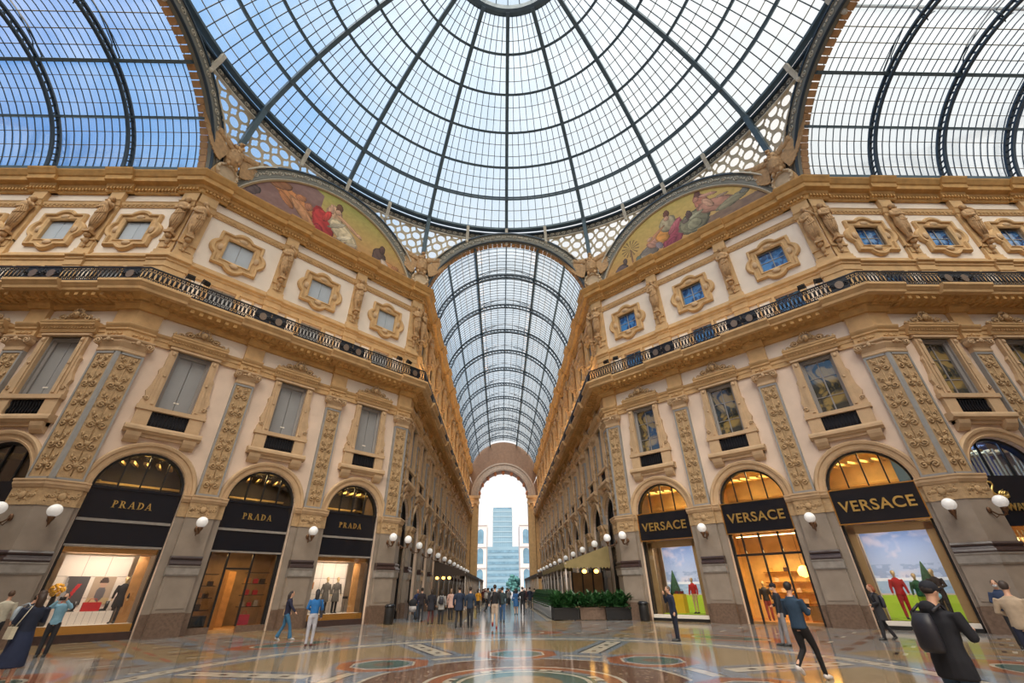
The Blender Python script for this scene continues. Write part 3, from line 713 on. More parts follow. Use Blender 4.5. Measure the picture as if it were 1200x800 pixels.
def vno(x, y):
    i, j = math.floor(x), math.floor(y); fx, fy = x-i, y-j; fx = fx*fx*(3-2*fx); fy = fy*fy*(3-2*fy)
    return (hsh(i, j)*(1-fx)+hsh(i+1, j)*fx)*(1-fy)+(hsh(i, j+1)*(1-fx)+hsh(i+1, j+1)*fx)*fy
def fbm(x, y): return .55*vno(x, y)+.3*vno(x*2.1, y*2.1)+.15*vno(x*4.3, y*4.3)
def blobs(L, u, v, asp, c):
    c = blobs0(L, u, v, asp, c); k = .85+.3*fbm(u*60, v*26); return tuple(x*k*.9 for x in c)
def blobs0(L, u, v, asp, c):
    for (cx, cz, rx, rz, ang, col) in L:
        dx, dz = (u-cx)*asp, v-cz; ca, sa = cos(ang), sin(ang); a, b = (dx*ca+dz*sa)/rx, (-dx*sa+dz*ca)/rz
        d = a*a+b*b
        if d < 1+.5*(fbm(u*34+cx*9, v*20)-.5):
            k = (1.12-.30*a+.38*b)*(1 if d < .72 else .55)*(.8+.4*abs(sin(a*4+b*3+5*fbm(u*20, v*12)))); c = tuple(q*max(.25, min(1.5, k)) for q in col)
    return c
ASP = 15/5.2
def fresco_w(u, v):    # generic allegory: brown hill left, gold-green sky, a draped reclining figure
    c = mixc((.62, .37, .13), (.42, .40, .11), v*v*1.25); c = mixc(c, (.46, .22, .10), max(0, .5-v)*1.5)
    if u < .40 and v < 1.2-(u-.05)*1.0: c = mixc((.20, .10, .09), (.33, .20, .18), fbm(u*14, v*9))
    if v < .16+.10*fbm(u*8, 1): c = mixc((.22, .12, .09), (.40, .22, .13), fbm(u*30, v*20))
    B = [(.27, .50, .42, .10, -.35, (.48, .20, .07)), (.20, .62, .16, .08, .3, (.30, .13, .06)), (.33, .34, .3, .07, -.7, (.45, .22, .10)),
         (.43, .36, .15, .28, .5, (.40, .03, .03)), (.475, .60, .13, .20, .2, (.52, .33, .20)), (.49, .78, .055, .09, 0, (.14, .06, .03)), (.54, .36, .30, .14, -.6, (.55, .46, .30)),
         (.56, .55, .28, .035, -.45, (.52, .30, .17)), (.62, .16, .2, .07, -.3, (.24, .14, .12)), (.76, .26, .12, .22, .2, (.10, .06, .05)), (.77, .46, .05, .08, 0, (.10, .05, .04)), (.84, .17, .24, .12, -.2, (.50, .24, .09)), (.93, .10, .12, .06, 0, (.24, .14, .12)), (.30, .58, .08, .06, .3, (.42, .17, .07)), (.24, .42, .05, .16, .9, (.40, .16, .06)), (.345, .50, .06, .07, 0, (.36, .15, .08)), (.44, .52, .05, .12, -.3, (.52, .05, .04)), (.415, .22, .07, .09, .4, (.30, .02, .03)), (.455, .70, .03, .09, .3, (.50, .30, .2)), (.49, .70, .045, .05, 0, (.55, .34, .22)), (.50, .45, .04, .16, -.9, (.38, .33, .24)), (.55, .30, .035, .14, -1.0, (.66, .58, .42)), (.59, .24, .03, .12, -1.1, (.42, .36, .26)), (.625, .47, .05, .03, -.4, (.54, .32, .2)), (.80, .22, .05, .10, .9, (.55, .45, .36)), (.865, .24, .07, .05, .2, (.36, .16, .07)), (.73, .12, .12, .03, 0, (.36, .2, .13)), (.68, .10, .1, .03, .2, (.5, .34, .2)), (.10, .30, .1, .08, .5, (.12, .08, .08))]
    return blobs(B, u, v, ASP, c)
def fresco_e(u, v):    # generic allegory: gold sky, palm, seated pair with shield
    c = mixc((.64, .38, .14), (.60, .46, .13), v); c = mixc(c, (.52, .25, .10), max(0, .45-v)*1.5)
    if v < .13+.12*fbm(u*7, 3) or (u > .66 and v < .34-.5*(u-.8)**2+.04*fbm(u*20, 3)): c = mixc((.16, .10, .09), (.36, .24, .14), fbm(u*26, v*18))
    B = [(.16, .20, .12, .10, .2, (.12, .09, .09)), (.19, .33, .04, .06, 0, (.10, .07, .06)), (.22, .14, .2, .06, 0, (.24, .10, .09)), (.34, .28, .2, .12, .3, (.17, .15, .13)), (.38, .40, .14, .10, 0, (.42, .22, .16)),
         (.485, .34, .16, .30, -.5, (.30, .06, .09)), (.43, .44, .12, .13, .3, (.55, .25, .06)), (.47, .62, .14, .15, -.2, (.38, .32, .20)), (.475, .80, .05, .08, 0, (.15, .06, .04)), (.39, .52, .2, .03, .5, (.50, .24, .12)),
         (.60, .40, .24, .20, .1, (.20, .19, .12)), (.585, .56, .05, .09, 0, (.10, .06, .05)), (.66, .68, .10, .18, .2, (.42, .17, .11)), (.655, .84, .05, .08, 0, (.14, .06, .05)), (.72, .50, .28, .12, -.3, (.40, .20, .14)), (.80, .42, .26, .07, .2, (.24, .22, .14)), (.47, .72, .045, .05, 0, (.5, .28, .18)), (.50, .50, .05, .16, -.8, (.42, .12, .14)), (.455, .22, .06, .14, -.9, (.22, .04, .07)), (.62, .50, .12, .03, .2, (.34, .33, .22)), (.60, .36, .12, .10, .1, (.26, .25, .16)), (.64, .76, .04, .05, 0, (.46, .22, .15)), (.70, .74, .14, .03, -.35, (.5, .27, .2)), (.56, .48, .05, .04, 0, (.16, .12, .1)), (.69, .60, .05, .12, .5, (.52, .30, .20)), (.76, .60, .1, .025, -.1, (.3, .2, .14)), (.88, .50, .14, .05, .3, (.16, .16, .14)), (.30, .20, .06, .09, .3, (.30, .26, .2)), (.27, .24, .05, .07, -.3, (.12, .16, .13)), (.40, .30, .05, .08, .5, (.24, .2, .22)), (.355, .50, .05, .035, .2, (.5, .3, .2)), (.12, .12, .1, .04, .2, (.3, .22, .14))]
    if abs(u-.235) < .004 and .22 < v < .50: c = (.26, .14, .08)
    d = sqrt(((u-.235)*ASP)**2+(v-.52)**2)
    if d < .16 and (atan2(v-.52, (u-.235)*ASP)*7/pi) % 1 < .42: c = (.26, .17, .07)
    return blobs(B, u, v, ASP, c)
for key, fn, lb in (('NW', fresco_w, 'painted lunette with a red-robed seated figure before a brown cliff'), ('NE', fresco_e, 'painted lunette with gold sky, a palm tree and robed figures')):
    (x, y), rz = FC[key]; M = Matrix.Translation((x, y, 0)) @ Matrix.Rotation(rz, 4, 'Z')
    r = empty('lunette_painting', M, lb, 'painting')
    paint_mesh('painted_field', Matrix.Identity(4), (-7.5, 7.5, 24.1, 29.5), fn, 300, 108, PAINT, r, lambda a, b: a*a+(b-22.0)**2 < 7.46**2)
    m = MB(); band(m, 7.30, 7.44, 22.0, 24.3, [(0, 0), (0, .10), (.5, .14), (1, .10)]); m.build('gilt_border', mat('gilt_border', (.42, .30, .16), .6), r)
    m = MB(); m.ext(arcpts(7.9, 22.0, 16, 164, 24), -.5, -.05); m.build('backing', STUCCO, r)

# pendentive lattices between the arches
def pend_mat():
    m = bpy.data.materials.new('pierced_lattice'); m.use_nodes = True; N, L = nt(m); b = N['Principled BSDF']; o = N['Material Output']
    b.inputs['Base Color'].default_value = (.55, .47, .33, 1); b.inputs['Roughness'].default_value = .6
    uv = N.new('ShaderNodeUVMap'); uv.uv_map = 'uv'
    def grid(scale, off, rad_, ang):
        mp = N.new('ShaderNodeMapping'); mp.inputs['Scale'].default_value = (scale, scale, 1); mp.inputs['Location'].default_value = off; mp.inputs['Rotation'].default_value = (0, 0, ang)
        v = N.new('ShaderNodeTexVoronoi'); v.voronoi_dimensions = '2D'; v.inputs['Scale'].default_value = 1; v.inputs['Randomness'].default_value = 0
        c = N.new('ShaderNodeMath'); c.operation = 'LESS_THAN'; c.inputs[1].default_value = rad_
        L.new(uv.outputs[0], mp.inputs[0]); L.new(mp.outputs[0], v.inputs['Vector']); L.new(v.outputs['Distance'], c.inputs[0]); return c
    a = grid(.95, (.2, .3, 0), .33, .3); d = grid(.95, (.7, .8, 0), .20, .3); e = grid(1.9, (.4, .1, 0), .17, .3)
    mx = N.new('ShaderNodeMath'); mx.operation = 'MAXIMUM'; L.new(a.outputs[0], mx.inputs[0]); L.new(d.outputs[0], mx.inputs[1])
    m2 = N.new('ShaderNodeMath'); m2.operation = 'MAXIMUM'; L.new(mx.outputs[0], m2.inputs[0]); L.new(e.outputs[0], m2.inputs[1])
    t = N.new('ShaderNodeBsdfTransparent'); tl = N.new('ShaderNodeBsdfTranslucent'); tl.inputs[0].default_value = (.85, .85, .8, 1)
    ms = N.new('ShaderNodeMixShader'); ms.inputs[0].default_value = .25; L.new(t.outputs[0], ms.inputs[1]); L.new(tl.outputs[0], ms.inputs[2])
    mm = N.new('ShaderNodeMixShader'); L.new(m2.outputs[0], mm.inputs[0]); L.new(b.outputs[0], mm.inputs[1]); L.new(ms.outputs[0], mm.inputs[2]); L.new(mm.outputs[0], o.inputs[0])
    return m
PEND = pend_mat()
SP = {0: (8.1, 23.1), 1: (8.3, 22.0)}
def zlow(phi, kind):
    r, zc = SP[kind]; x = RI*abs(tan(radians(phi))); return zc+sqrt(max(0, r*r-x*x)) if x < r else 24.3
def pendentive(c_az, ka, kb, label):
    """lattice centred on the octagon corner at azimuth c_az; ka/kb kinds of the arches on its two sides"""
    root = empty('pierced_pendentive', Matrix.Identity(4), label, 'lattice panel'); nx, nz = 44, 12; vs = []; uv = []; ok = []
    for i in range(nx+1):
        s = -22.5+45*i/nx; kind = ka if s < 0 else kb; phi = 22.5-abs(s)
        zl = min(30.82, zlow(phi, kind)); a = radians(c_az+s)
        for j in range(nz+1):
            z = zl+(30.85-zl)*j/nz; t = max(0, min(1, (z-24)/7.2)); r = RI/cos(radians(phi))*(1-t)+19.70*t
            vs.append((r*sin(a), r*cos(a), z)); uv.append((a*19.7, z))
    fs = [(i*(nz+1)+j, (i+1)*(nz+1)+j, (i+1)*(nz+1)+j+1, i*(nz+1)+j+1) for i in range(nx) for j in range(nz)]
    me = bpy.data.meshes.new('lattice'); me.from_pydata(vs, [], fs); me.materials.append(PEND)
    l = me.uv_layers.new(name='uv')
    for p in me.polygons:
        for li in p.loop_indices: l.data[li].uv = uv[me.loops[li].vertex_index]
    o = bpy.data.objects.new('lattice', me); COL.objects.link(o); o.parent = root
    m = MB(); nx = 40
    for sgn, kind in ((-1, ka), (1, kb)):
        pts = []
        for i in range(nx+1):
            s = sgn*22.5*i/nx; phi = 22.5-abs(s); z = zlow(phi, kind)
            if z > 30.6 or z < 24.6: continue
            a = radians(c_az+s); t = max(0, min(1, (z-24)/7.2)); r = RI/cos(radians(phi))*(1-t)+19.70*t-.08
            pts.append((r*sin(a), r*cos(a), z+.12))
        m.tube(pts, .07, 4)
    m.build('edge_moulding', CREAM, root)
pendentive(-22.5, 1, 0, 'pierced lattice pendentive between the red-robed lunette and the long arcade arch')
pendentive(22.5, 0, 1, 'pierced lattice pendentive between the palm lunette and the long arcade arch')
pendentive(-67.5, 0, 1, 'pierced lattice pendentive between the red-robed lunette and the side arm arch')
pendentive(67.5, 1, 0, 'pierced lattice pendentive between the palm lunette and the side arm arch')

# eagles with shields on the corners
def eagle():
    r = empty('stone_eagle'); m = MB()
    m.lathe([(.16, 1.2), (.34, 1.35), (.46, 1.8), (.42, 2.3), (.30, 2.75), (.20, 3.0)], (0, -.25, 0), 14)
    m.ell((0, -.38, 3.12), (.17, .22, .2), 10, 6); m.tube([(0, -.55, 3.12), (0, -.70, 3.05), (0, -.72, 2.95)], [.07, .05, .01], 6)
    for s in (-1, 1): m.tube([(s*.2, -.35, 1.5), (s*.26, -.5, 1.2), (s*.24, -.6, 1.05)], [.16, .10, .06], 6)
    for i in range(24): a = i*2.4; m.ell((.4*cos(a)*.9, -.28-.36*abs(sin(a)), 1.5+i*.055), (.12, .06, .14), 5, 3)
    m.build('body', STATUE, r)
    for s in (-1, 1):
        m = MB()
        for i in range(13):
            t = i/12; bx, bz = s*(.25+.55*t), 2.65+.25*sin(t*2.2); ex, ez = s*(.75+2.0*t), 1.15+2.6*t**1.3
            m.beam([(bx, -.22+.1*t, bz), ((bx+ex)/2, -.34, (bz+ez)/2+.15), (ex, -.30, ez)], .26, .07, lambda p: Vector((0, 1, 0)))
        for i in range(9): t = i/8; m.ell((s*(.3+.9*t), -.36, 2.55+.35*t), (.18, .09, .26), 6, 4)
        m.build('wing', STATUE, r)
    m = MB(); m.ext([(-.55, .02), (.55, .02), (.70, .35), (.55, 1.0), (.30, 1.25), (-.30, 1.25), (-.55, 1.0), (-.70, .35)], -.3, .28); m.build('pedestal', STONE, r)
    m = MB(); m.ext([(.60*cos(a*pi/12), .62+.60*sin(a*pi/12)) for a in range(24)], .26, .36)
    m.tube([(.56*cos(a*pi/12), -.38, .62+.56*sin(a*pi/12)) for a in range(24)], .09, 6, True)
    for a in range(12): m.ell((.56*cos(a*pi/6), -.46, .62+.56*sin(a*pi/6)), (.09, .06, .09), 5, 3)
    m.build('round_shield', mat('pale_shield', (.55, .42, .27), .7, noise=.15), r)
    return r
eg = eagle()
for az, lb in ((-22.5, 'between the red-robed lunette and the long arcade arch'), (22.5, 'between the palm lunette and the long arcade arch'), (-67.5, 'between the red-robed lunette and the side arm arch'), (67.5, 'between the palm lunette and the side arm arch')):
    a = radians(az); place(eg, Matrix.Translation((20.35*sin(a), 20.35*cos(a), 24.45)) @ Matrix.Rotation(-a, 4, 'Z') @ Matrix.Scale(1.15, 4), 'stone eagle over a round shield, '+lb.replace('red-robed lunette', 'red-robed lunette').replace('the side arm arch', 'side arm').replace('the long arcade arch', 'long arcade'), 'statue', 'corner eagles')

# ------------------------------------------------------------------ glazed barrel vaults
def vault(root_label, M, L, ribs, key):
    """local: x across (-7.2..7.2), y along the arm from 0 to L"""
    root = empty('glass_vault', Matrix.Identity(4), root_label, 'glass roof'); R, zc = 7.2, 23.1; A0 = 12
    pt = lambda a, y, r=R: Vector((r*cos(radians(a)), y, zc+r*sin(radians(a))))
    rd = lambda p: Vector((p.x, 0, p.z-zc))
    def side(a0, a1, n, y0, y1, r=R):
        m.add([pt(a0+(a1-a0)*i/n, y, r) for y in (y0, y1) for i in range(n+1)], [(i, i+1, n+2+i, n+1+i) for i in range(n)], True)
    m = MB(M @ Matrix.Identity(4)); m.T = M; side(A0, 65.2, 14, .7, L); side(114.8, 168, 14, .7, L); side(65.2, 114.8, 10, .7, L, R+.55)
    m.build('glass', ROOFGLASS, root)
    # raised ridge lantern cheeks
    m = MB(M)
    for a in (65.2, 114.8):
        n = int(L/.6)
        for i in range(n): m.beam([pt(a, .7+i*(L-.7)/n, R), pt(a, .7+i*(L-.7)/n, R+.55)], .10, .03, lambda p: Vector((0, 1, 0)))
    m.build('louvre_cheek', mat('pale_louvre', (.5, .52, .5), .6), root)
    for y in ribs:
        if y > L: continue
        m = MB(M)
        for r, w in ((R-.04, .14), (R-.46, .12)):
            m.beam([pt(A0-2+(184-2*A0-0)*i/40-0, y, r) for i in range(41)], .20, w, rd)
        nw = 44
        for i in range(nw):
            a = A0+(180-2*A0)*i/nw; b = A0+(180-2*A0)*(i+.5)/nw
            m.beam([pt(a, y, R-.46), pt(b, y, R-.06)], .09, .05, lambda p: Vector((0, 1, 0)))
        m.build('arched_rib', STEELD, root)
        m = MB(M)
        for a in (65.2, 114.8):
            s = 1 if a < 90 else -1
            m.tube([pt(a, y, R-.1), pt(a+s*1, y, R+.35), pt(90-s*12, y, R+.65), pt(90, y, R+.75)], .05, 5)
            m.tube([pt(a, y, R-.3), pt(a+s*7, y, R+.30), pt(90-s*8, y, R+.6)], .035, 5)
        m.tube([pt(90, y, R-.4), pt(90, y, R+.8)], .05, 5)
        for i in range(6): q = i*pi/3; m.tube([pt(90, y, R-.45), pt(90, y, R-.45)+Vector((.45*cos(q), .45*sin(q), .12))], .03, 4)
        m.build('lantern_strut', STEELD, root)
    for a, w, h in ((40.4, .12, .22), (65.2, .20, .36), (90, .12, .18), (114.8, .20, .36), (139.6, .12, .22), (A0+.6, .2, .3), (168-.6, .2, .3)):
        m = MB(M); m.beam([pt(a, .3, R-.05+(.8 if a == 90 else 0)), pt(a, L, R-.05+(.8 if a == 90 else 0))], w, h, rd); m.build('purlin', STEEL, root)
    m = MB(M); step = .48 if key != 'N' else .49; n = int((L-.7)/step)
    for i in range(n):
        y = .7+(i+.5)*step
        for a0, a1, r, q in ((A0, 65.2, R, 8), (114.8, 168, R, 8), (65.2, 114.8, R+.55, 5)): m.beam([pt(a0+(a1-a0)*j/q, y, r-.02) for j in range(q+1)], .035, .05, rd)
    m.build('glazing_bar', STEELD, root)
    m = MB(M)
    for a in (19.5, 26.5, 33.4, 47, 53, 59, 121, 127, 133, 146.6, 153.5, 160.5): m.beam([pt(a, .7, R-.01), pt(a, L, R-.01)], .035, .03, rd)
    for a in (71, 77, 83, 97, 103, 109): m.beam([pt(a, .7, R+.54), pt(a, L, R+.54)], .05, .035, rd)
    m.build('glass_lap_line', MATS['weathered_putty'], root)
vault('long glass barrel vault over the arcade that leads to the bright far arch', Matrix.Translation((0, RI, 0)), LA, [4.87+5.45*k for k in range(NB)], 'N')
vault('glass barrel vault over the side arm by the shuttered facade, bluish sky', Matrix.Translation((-RI, 0, 0)) @ Matrix.Rotation(pi/2, 4, 'Z'), LS, [4.87+4.65*k for k in range(NS+1)], 'W')
vault('glass barrel vault over the side arm by the clear-windowed facade, white sky', Matrix.Translation((RI, 0, 0)) @ Matrix.Rotation(-pi/2, 4, 'Z'), LS, [4.87+4.65*k for k in range(NS+1)], 'E')

# ------------------------------------------------------------------ end wall with the great arch
YE = RI+LA
m = MB(Matrix.Translation((0, YE, 0))); hw, zs, th = 5.35, 18.8, 3.5
n = 32; A = [(-hw*cos(pi*k/n), zs+hw*sin(pi*k/n)) for k in range(n+1)]; B = [(-7.4*cos(pi*k/n), 23.1+7.4*sin(pi*k/n)) for k in range(n+1)]
for y in (0, th):
    m.add([(x, y, z) for x, z in A]+[(x, y, z) for x, z in B], [(k, k+1, n+2+k, n+1+k) for k in range(n)])
    for s in (-1, 1): m.add([(s*hw, y, 0), (s*7.6, y, 0), (s*7.6, y, 23.1), (s*hw, y, zs), (s*hw, y, zs)], [(0, 1, 2, 3)])
m.add([(x, y, z) for y in (0, th) for x, z in A], [(k, k+1, n+2+k, n+1+k) for k in range(n)])
for s in (-1, 1): m.add([(s*hw, 0, 0), (s*hw, th, 0), (s*hw, th, zs), (s*hw, 0, zs)], [(0, 1, 2, 3)])
m.build('wall_arcade_end', mat('brick_brown_stucco', (.25, .15, .10), .8, noise=.15, scale=2), label='brown end wall pierced by the great round arch', cat='wall', kind='structure')
r = empty('great_archway', Matrix.Translation((0, YE, 0)), 'great round stone archway closing the arcade, opening on white sky', 'archway')
m = MB(); m.ring([(x*6.95/hw, zs+(z-zs)*6.95/hw) for x, z in A], A, [(0, -.6), (0, .12), (.25, .2), (.3, .12), (.7, .12), (.8, .26), (1, .26), (1, 0)], False); m.build('archivolt', mat('grey_arch_stone', (.42, .33, .27), .7, noise=.15), r)
for k in range(9):
    m = MB(); a = radians(10+20*k); 
    for d in (0.7, 1.6, 2.5): m.ell(Vector((-(hw-.05)*cos(a), d, zs+(hw-.05)*sin(a))), (.35, .40, .35), 8, 4)
    m.build('coffer_panel', mat('salmon_coffer', (.70, .30, .15), .8), r)
for s in (-1, 1):
    m = MB(); m.box(*sorted((s*5.25, s*6.6)), -.5, 0, 0, 17.2); m.box(*sorted((s*6.7, s*7.5)), -.35, 0, 0, 17.2)
    m.build('giant_pilaster', STONE, r)
    m = MB(); m.box(*sorted((s*5.05, s*7.5)), -.75, 0, 17.2, 17.6); m.box(*sorted((s*5.15, s*7.5)), -.6, 0, 17.6, 18.3); m.box(*sorted((s*4.9, s*7.5)), -.9, 0, 18.3, 18.8)
    for q in (5.4, 6.4): m.ell((s*q, -.6, 16.9), (.25, .25, .4), 8, 5)
    m.build('capital', STONE2, r)

# ------------------------------------------------------------------ floor
class X:
    """tiny node-expression helper for the marble inlay"""
    def __init__(s, o): s.o = o
def build_floor():
    m = bpy.data.materials.new('marble_mosaic'); m.use_nodes = True; N, L = nt(m); b = N['Principled BSDF']
    def V(x): return x.o if isinstance(x, X) else x
    def op(k, *a):
        n = N.new('ShaderNodeMath'); n.operation = k
        for i, x in enumerate(a):
            if isinstance(x, X): L.new(x.o, n.inputs[i])
            else: n.inputs[i].default_value = x
        return X(n.outputs[0])
    add = lambda a, c: op('ADD', a, c); sub = lambda a, c: op('SUBTRACT', a, c); mul = lambda a, c: op('MULTIPLY', a, c); ab = lambda a: op('ABSOLUTE', a)
    lt = lambda a, c: op('LESS_THAN', a, c); gt = lambda a, c: op('GREATER_THAN', a, c); mx = lambda a, c: op('MAXIMUM', a, c); mn = lambda a, c: op('MINIMUM', a, c)
    tc = N.new('ShaderNodeTexCoord'); sp = N.new('ShaderNodeSeparateXYZ'); L.new(tc.outputs['Object'], sp.inputs[0]); x, y = X(sp.outputs[0]), X(sp.outputs[1])
    r = op('SQRT', add(mul(x, x), mul(y, y))); th = op('ARCTAN2', x, y)
    def rng(v, a, c): return mul(gt(v, a), lt(v, c))
    def fold(nf, off=0.0): # angle inside a sector, signed
        s = 2*pi/nf; return sub(op('FLOORED_MODULO', add(th, off+s/2), s), s/2)
    def polar(nf, R0, off=0.0): # local coordinates around the nearest of nf centres at radius R0
        f = fold(nf, off); return mul(r, op('SINE', f)), sub(mul(r, op('COSINE', f)), R0)
    col = [None]
    def rgb(c): n = N.new('ShaderNodeRGB'); n.outputs[0].default_value = (*c, 1); return n.outputs[0]
    cur = rgb((.25, .26, .27))
    def over(mask, c):
        nonlocal cur
        n = N.new('ShaderNodeMix'); n.data_type = 'RGBA'; L.new(mask.o, n.inputs[0]); L.new(cur, n.inputs[6])
        if isinstance(c, tuple): n.inputs[7].default_value = (*c, 1)
        else: L.new(c, n.inputs[7])
        cur = n.outputs[2]
    OC = (.31, .225, .125); WH = (.52, .47, .38); RE = (.33, .125, .07); DK = (.035, .025, .028); GR = (.22, .25, .29); BR = (.16, .09, .065); TE = (.07, .14, .13)
    px, py = polar(7, 0.0)                     # along the 8 axes
    sx, sy = polar(7, 0.0, pi/7)               # between the axes
    over(rng(r, 4.9, 8.25), OC)                # ochre fields
    over(lt(ab(sx), .55), GR); over(rng(ab(sx), .28, .34), DK); over(lt(ab(sx), .26), WH); over(mul(lt(ab(sx), .07), gt(op('FLOORED_MODULO', r, .8), .6)), DK)
    over(rng(r, 8.25, 9.45), GR); over(rng(r, 8.60, 9.05), WH); over(rng(r, 8.55, 8.60), DK); over(rng(r, 9.05, 9.10), DK); over(mul(rng(r, 8.78, 8.88), gt(op('FLOORED_MODULO', mul(th, 12), 1.0), .75)), DK)
    # outer fields with small inlay
    over(gt(r, 9.6), (.23, .215, .20)); over(mul(gt(r, 9.9), mul(gt(ab(px), 1.5), lt(op('FLOORED_MODULO', mul(th, 2.5), 1.0), .5))), OC)
    bx = op('FLOORED_MODULO', add(x, y), 3.1); by = op('FLOORED_MODULO', sub(x, y), 3.1)
    over(mul(gt(r, 10.4), mul(rng(bx, .3, .5), rng(by, .4, 2.4))), RE); over(mul(gt(r, 10.4), mul(rng(bx, 1.1, 1.9), rng(by, .9, 1.05))), DK); over(mul(gt(r, 10.4), mul(rng(bx, 1.1, 1.9), rng(by, 1.2, 1.35))), WH)
    over(mul(gt(r, 10.4), mul(rng(by, 2.2, 2.6), rng(bx, .9, 2.7))), BR); over(mul(gt(r, 10.4), mul(rng(bx, 2.5, 2.9), lt(by, 2.0))), GR)
    # great oval medallions beyond the ring
    ax, ay = polar(8, 11.4); d = op('SQRT', add(mul(mul(ax, .5), mul(ax, .5)), mul(ay, ay)))
    over(lt(d, 1.25), GR); over(lt(d, 1.12), RE); over(lt(d, .72), WH); over(lt(d, .66), TE); over(lt(d, .28), BR)
    # inner bands
    over(rng(r, 3.5, 4.9), GR); over(rng(r, 2.1, 3.4), BR); over(rng(r, 3.4, 3.5), WH); over(rng(r, 1.7, 2.0), RE); over(rng(r, 2.0, 2.1), WH)
    vor = N.new('ShaderNodeTexVoronoi'); vor.inputs['Scale'].default_value = 9; L.new(tc.outputs['Object'], vor.inputs['Vector'])
    over(mul(rng(r, 2.2, 3.3), lt(X(vor.outputs['Distance']), .28)), (.36, .26, .18))
    over(mul(rng(r, 4.05, 4.35), gt(ab(px), .5)), WH); over(mul(rng(r, 4.0, 4.05), gt(ab(px), .5)), DK); over(mul(rng(r, 4.35, 4.4), gt(ab(px), .5)), DK)
    over(lt(r, 1.5), TE); over(rng(r, 1.3, 1.4), WH); over(lt(r, .8), OC)
    ax, ay = polar(7, 4.5)
    def octo(R_): return mul(lt(mx(ab(ax), ab(ay)), R_), lt(add(ab(ax), ab(ay)), R_*1.414))
    over(octo(1.30), GR); over(octo(1.14), RE); dd = op('SQRT', add(mul(ax, ax), mul(ay, ay)))
    over(octo(.80), WH); over(octo(.74), GR); over(lt(dd, .66), TE); over(lt(dd, .26), BR)
    # arcade strips
    ina = mul(gt(y, 19.2), lt(ab(x), 7.6)); over(ina, GR); over(mul(ina, lt(ab(x), 2.2)), (.27, .30, .34)); over(mul(ina, rng(ab(x), 2.3, 2.7)), WH); over(mul(ina, rng(ab(x), 2.9, 5.0)), OC); over(mul(ina, rng(ab(x), 5.1, 5.3)), RE)
    over(mul(mul(gt(y, 19.2), lt(ab(x), 2.9)), lt(op('FLOORED_MODULO', y, 5.45), .35)), DK)
    no = N.new('ShaderNodeTexNoise'); no.inputs['Scale'].default_value = 4; no.inputs['Detail'].default_value = 6; L.new(tc.outputs['Object'], no.inputs['Vector'])
    v = N.new('ShaderNodeMix'); v.data_type = 'RGBA'; v.blend_type = 'MULTIPLY'; v.inputs[0].default_value = 1; L.new(cur, v.inputs[6])
    mr = N.new('ShaderNodeMapRange'); mr.inputs[1].default_value = .3; mr.inputs[2].default_value = .7; mr.inputs[3].default_value = .7; mr.inputs[4].default_value = 1.2; L.new(no.outputs['Fac'], mr.inputs[0])
    L.new(mr.outputs[0], v.inputs[7])
    df = N.new('ShaderNodeBsdfDiffuse'); L.new(v.outputs[2], df.inputs[0]); gl = N.new('ShaderNodeBsdfGlossy'); gl.inputs['Roughness'].default_value = .10
    fr = N.new('ShaderNodeLayerWeight'); fr.inputs[0].default_value = .3; fm = N.new('ShaderNodeMapRange'); fm.inputs[3].default_value = .08; fm.inputs[4].default_value = .68; L.new(fr.outputs['Facing'], fm.inputs[0])
    ms = N.new('ShaderNodeMixShader'); L.new(fm.outputs[0], ms.inputs[0]); L.new(df.outputs[0], ms.inputs[1]); L.new(gl.outputs[0], ms.inputs[2]); L.new(ms.outputs[0], N['Material Output'].inputs[0])
    n2 = N.new('ShaderNodeTexNoise'); n2.inputs['Scale'].default_value = .9; n2.inputs['Detail'].default_value = 3; L.new(tc.outputs['Object'], n2.inputs['Vector'])
    bb = N.new('ShaderNodeBump'); bb.inputs['Strength'].default_value = .08; bb.inputs['Distance'].default_value = .02; L.new(n2.outputs['Fac'], bb.inputs['Height']); L.new(bb.outputs[0], gl.inputs['Normal'])
    return m
m = MB(); m.box(-45, 45, -24, YE+3.5, -.2, 0); m.build('floor', build_floor(), label='polished inlaid marble floor with medallions and bands', cat='floor', kind='structure')
m = MB(); m.box(-160, 160, YE+3.5, 420, -.2, -.01); m.build('ground_piazza', mat('piazza_paving', (.34, .34, .36), .6, noise=.1), label='pale open square beyond the great arch', cat='ground', kind='structure')

# ------------------------------------------------------------------ the square outside: seen through the far arch
HAZE = mat('hazy_glass_tower', (.20, .32, .41), .35, noise=.12, scale=.12); HAZE2 = mat('hazy_window_strip', (.14, .255, .35), .2, noise=.3, scale=.4); HST = mat('hazy_pale_stone', (.62, .57, .55), .8, noise=.05, scale=.2)  # aerial haze mixed into the base colours of the distant buildings
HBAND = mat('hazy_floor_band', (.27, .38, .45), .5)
tw = empty('office_tower', Matrix.Translation((.48, 289, 0)), 'tall blue-grey glazed office tower beyond the square', 'building')
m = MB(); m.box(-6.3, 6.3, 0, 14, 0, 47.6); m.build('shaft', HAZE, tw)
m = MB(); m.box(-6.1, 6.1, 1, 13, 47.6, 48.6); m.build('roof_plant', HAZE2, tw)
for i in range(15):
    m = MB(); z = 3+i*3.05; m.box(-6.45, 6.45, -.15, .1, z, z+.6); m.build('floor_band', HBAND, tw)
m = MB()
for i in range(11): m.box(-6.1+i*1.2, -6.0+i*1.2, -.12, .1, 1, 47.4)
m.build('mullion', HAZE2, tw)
m = MB(); m.add([(-5.9, -.3, 48.0), (-.5, -.3, 48.0), (-.5, -.3, 48.9), (-5.9, -.3, 48.9)], [(0, 1, 2, 3)]); 
lb = empty('office_block', Matrix.Translation((.8, 284, 0)), 'broad low blue-grey office block at the foot of the tower', 'building')
m = MB(); m.box(-30, 30, 0, 4.5, 0, 24.6); m.build('facade', HAZE, lb)
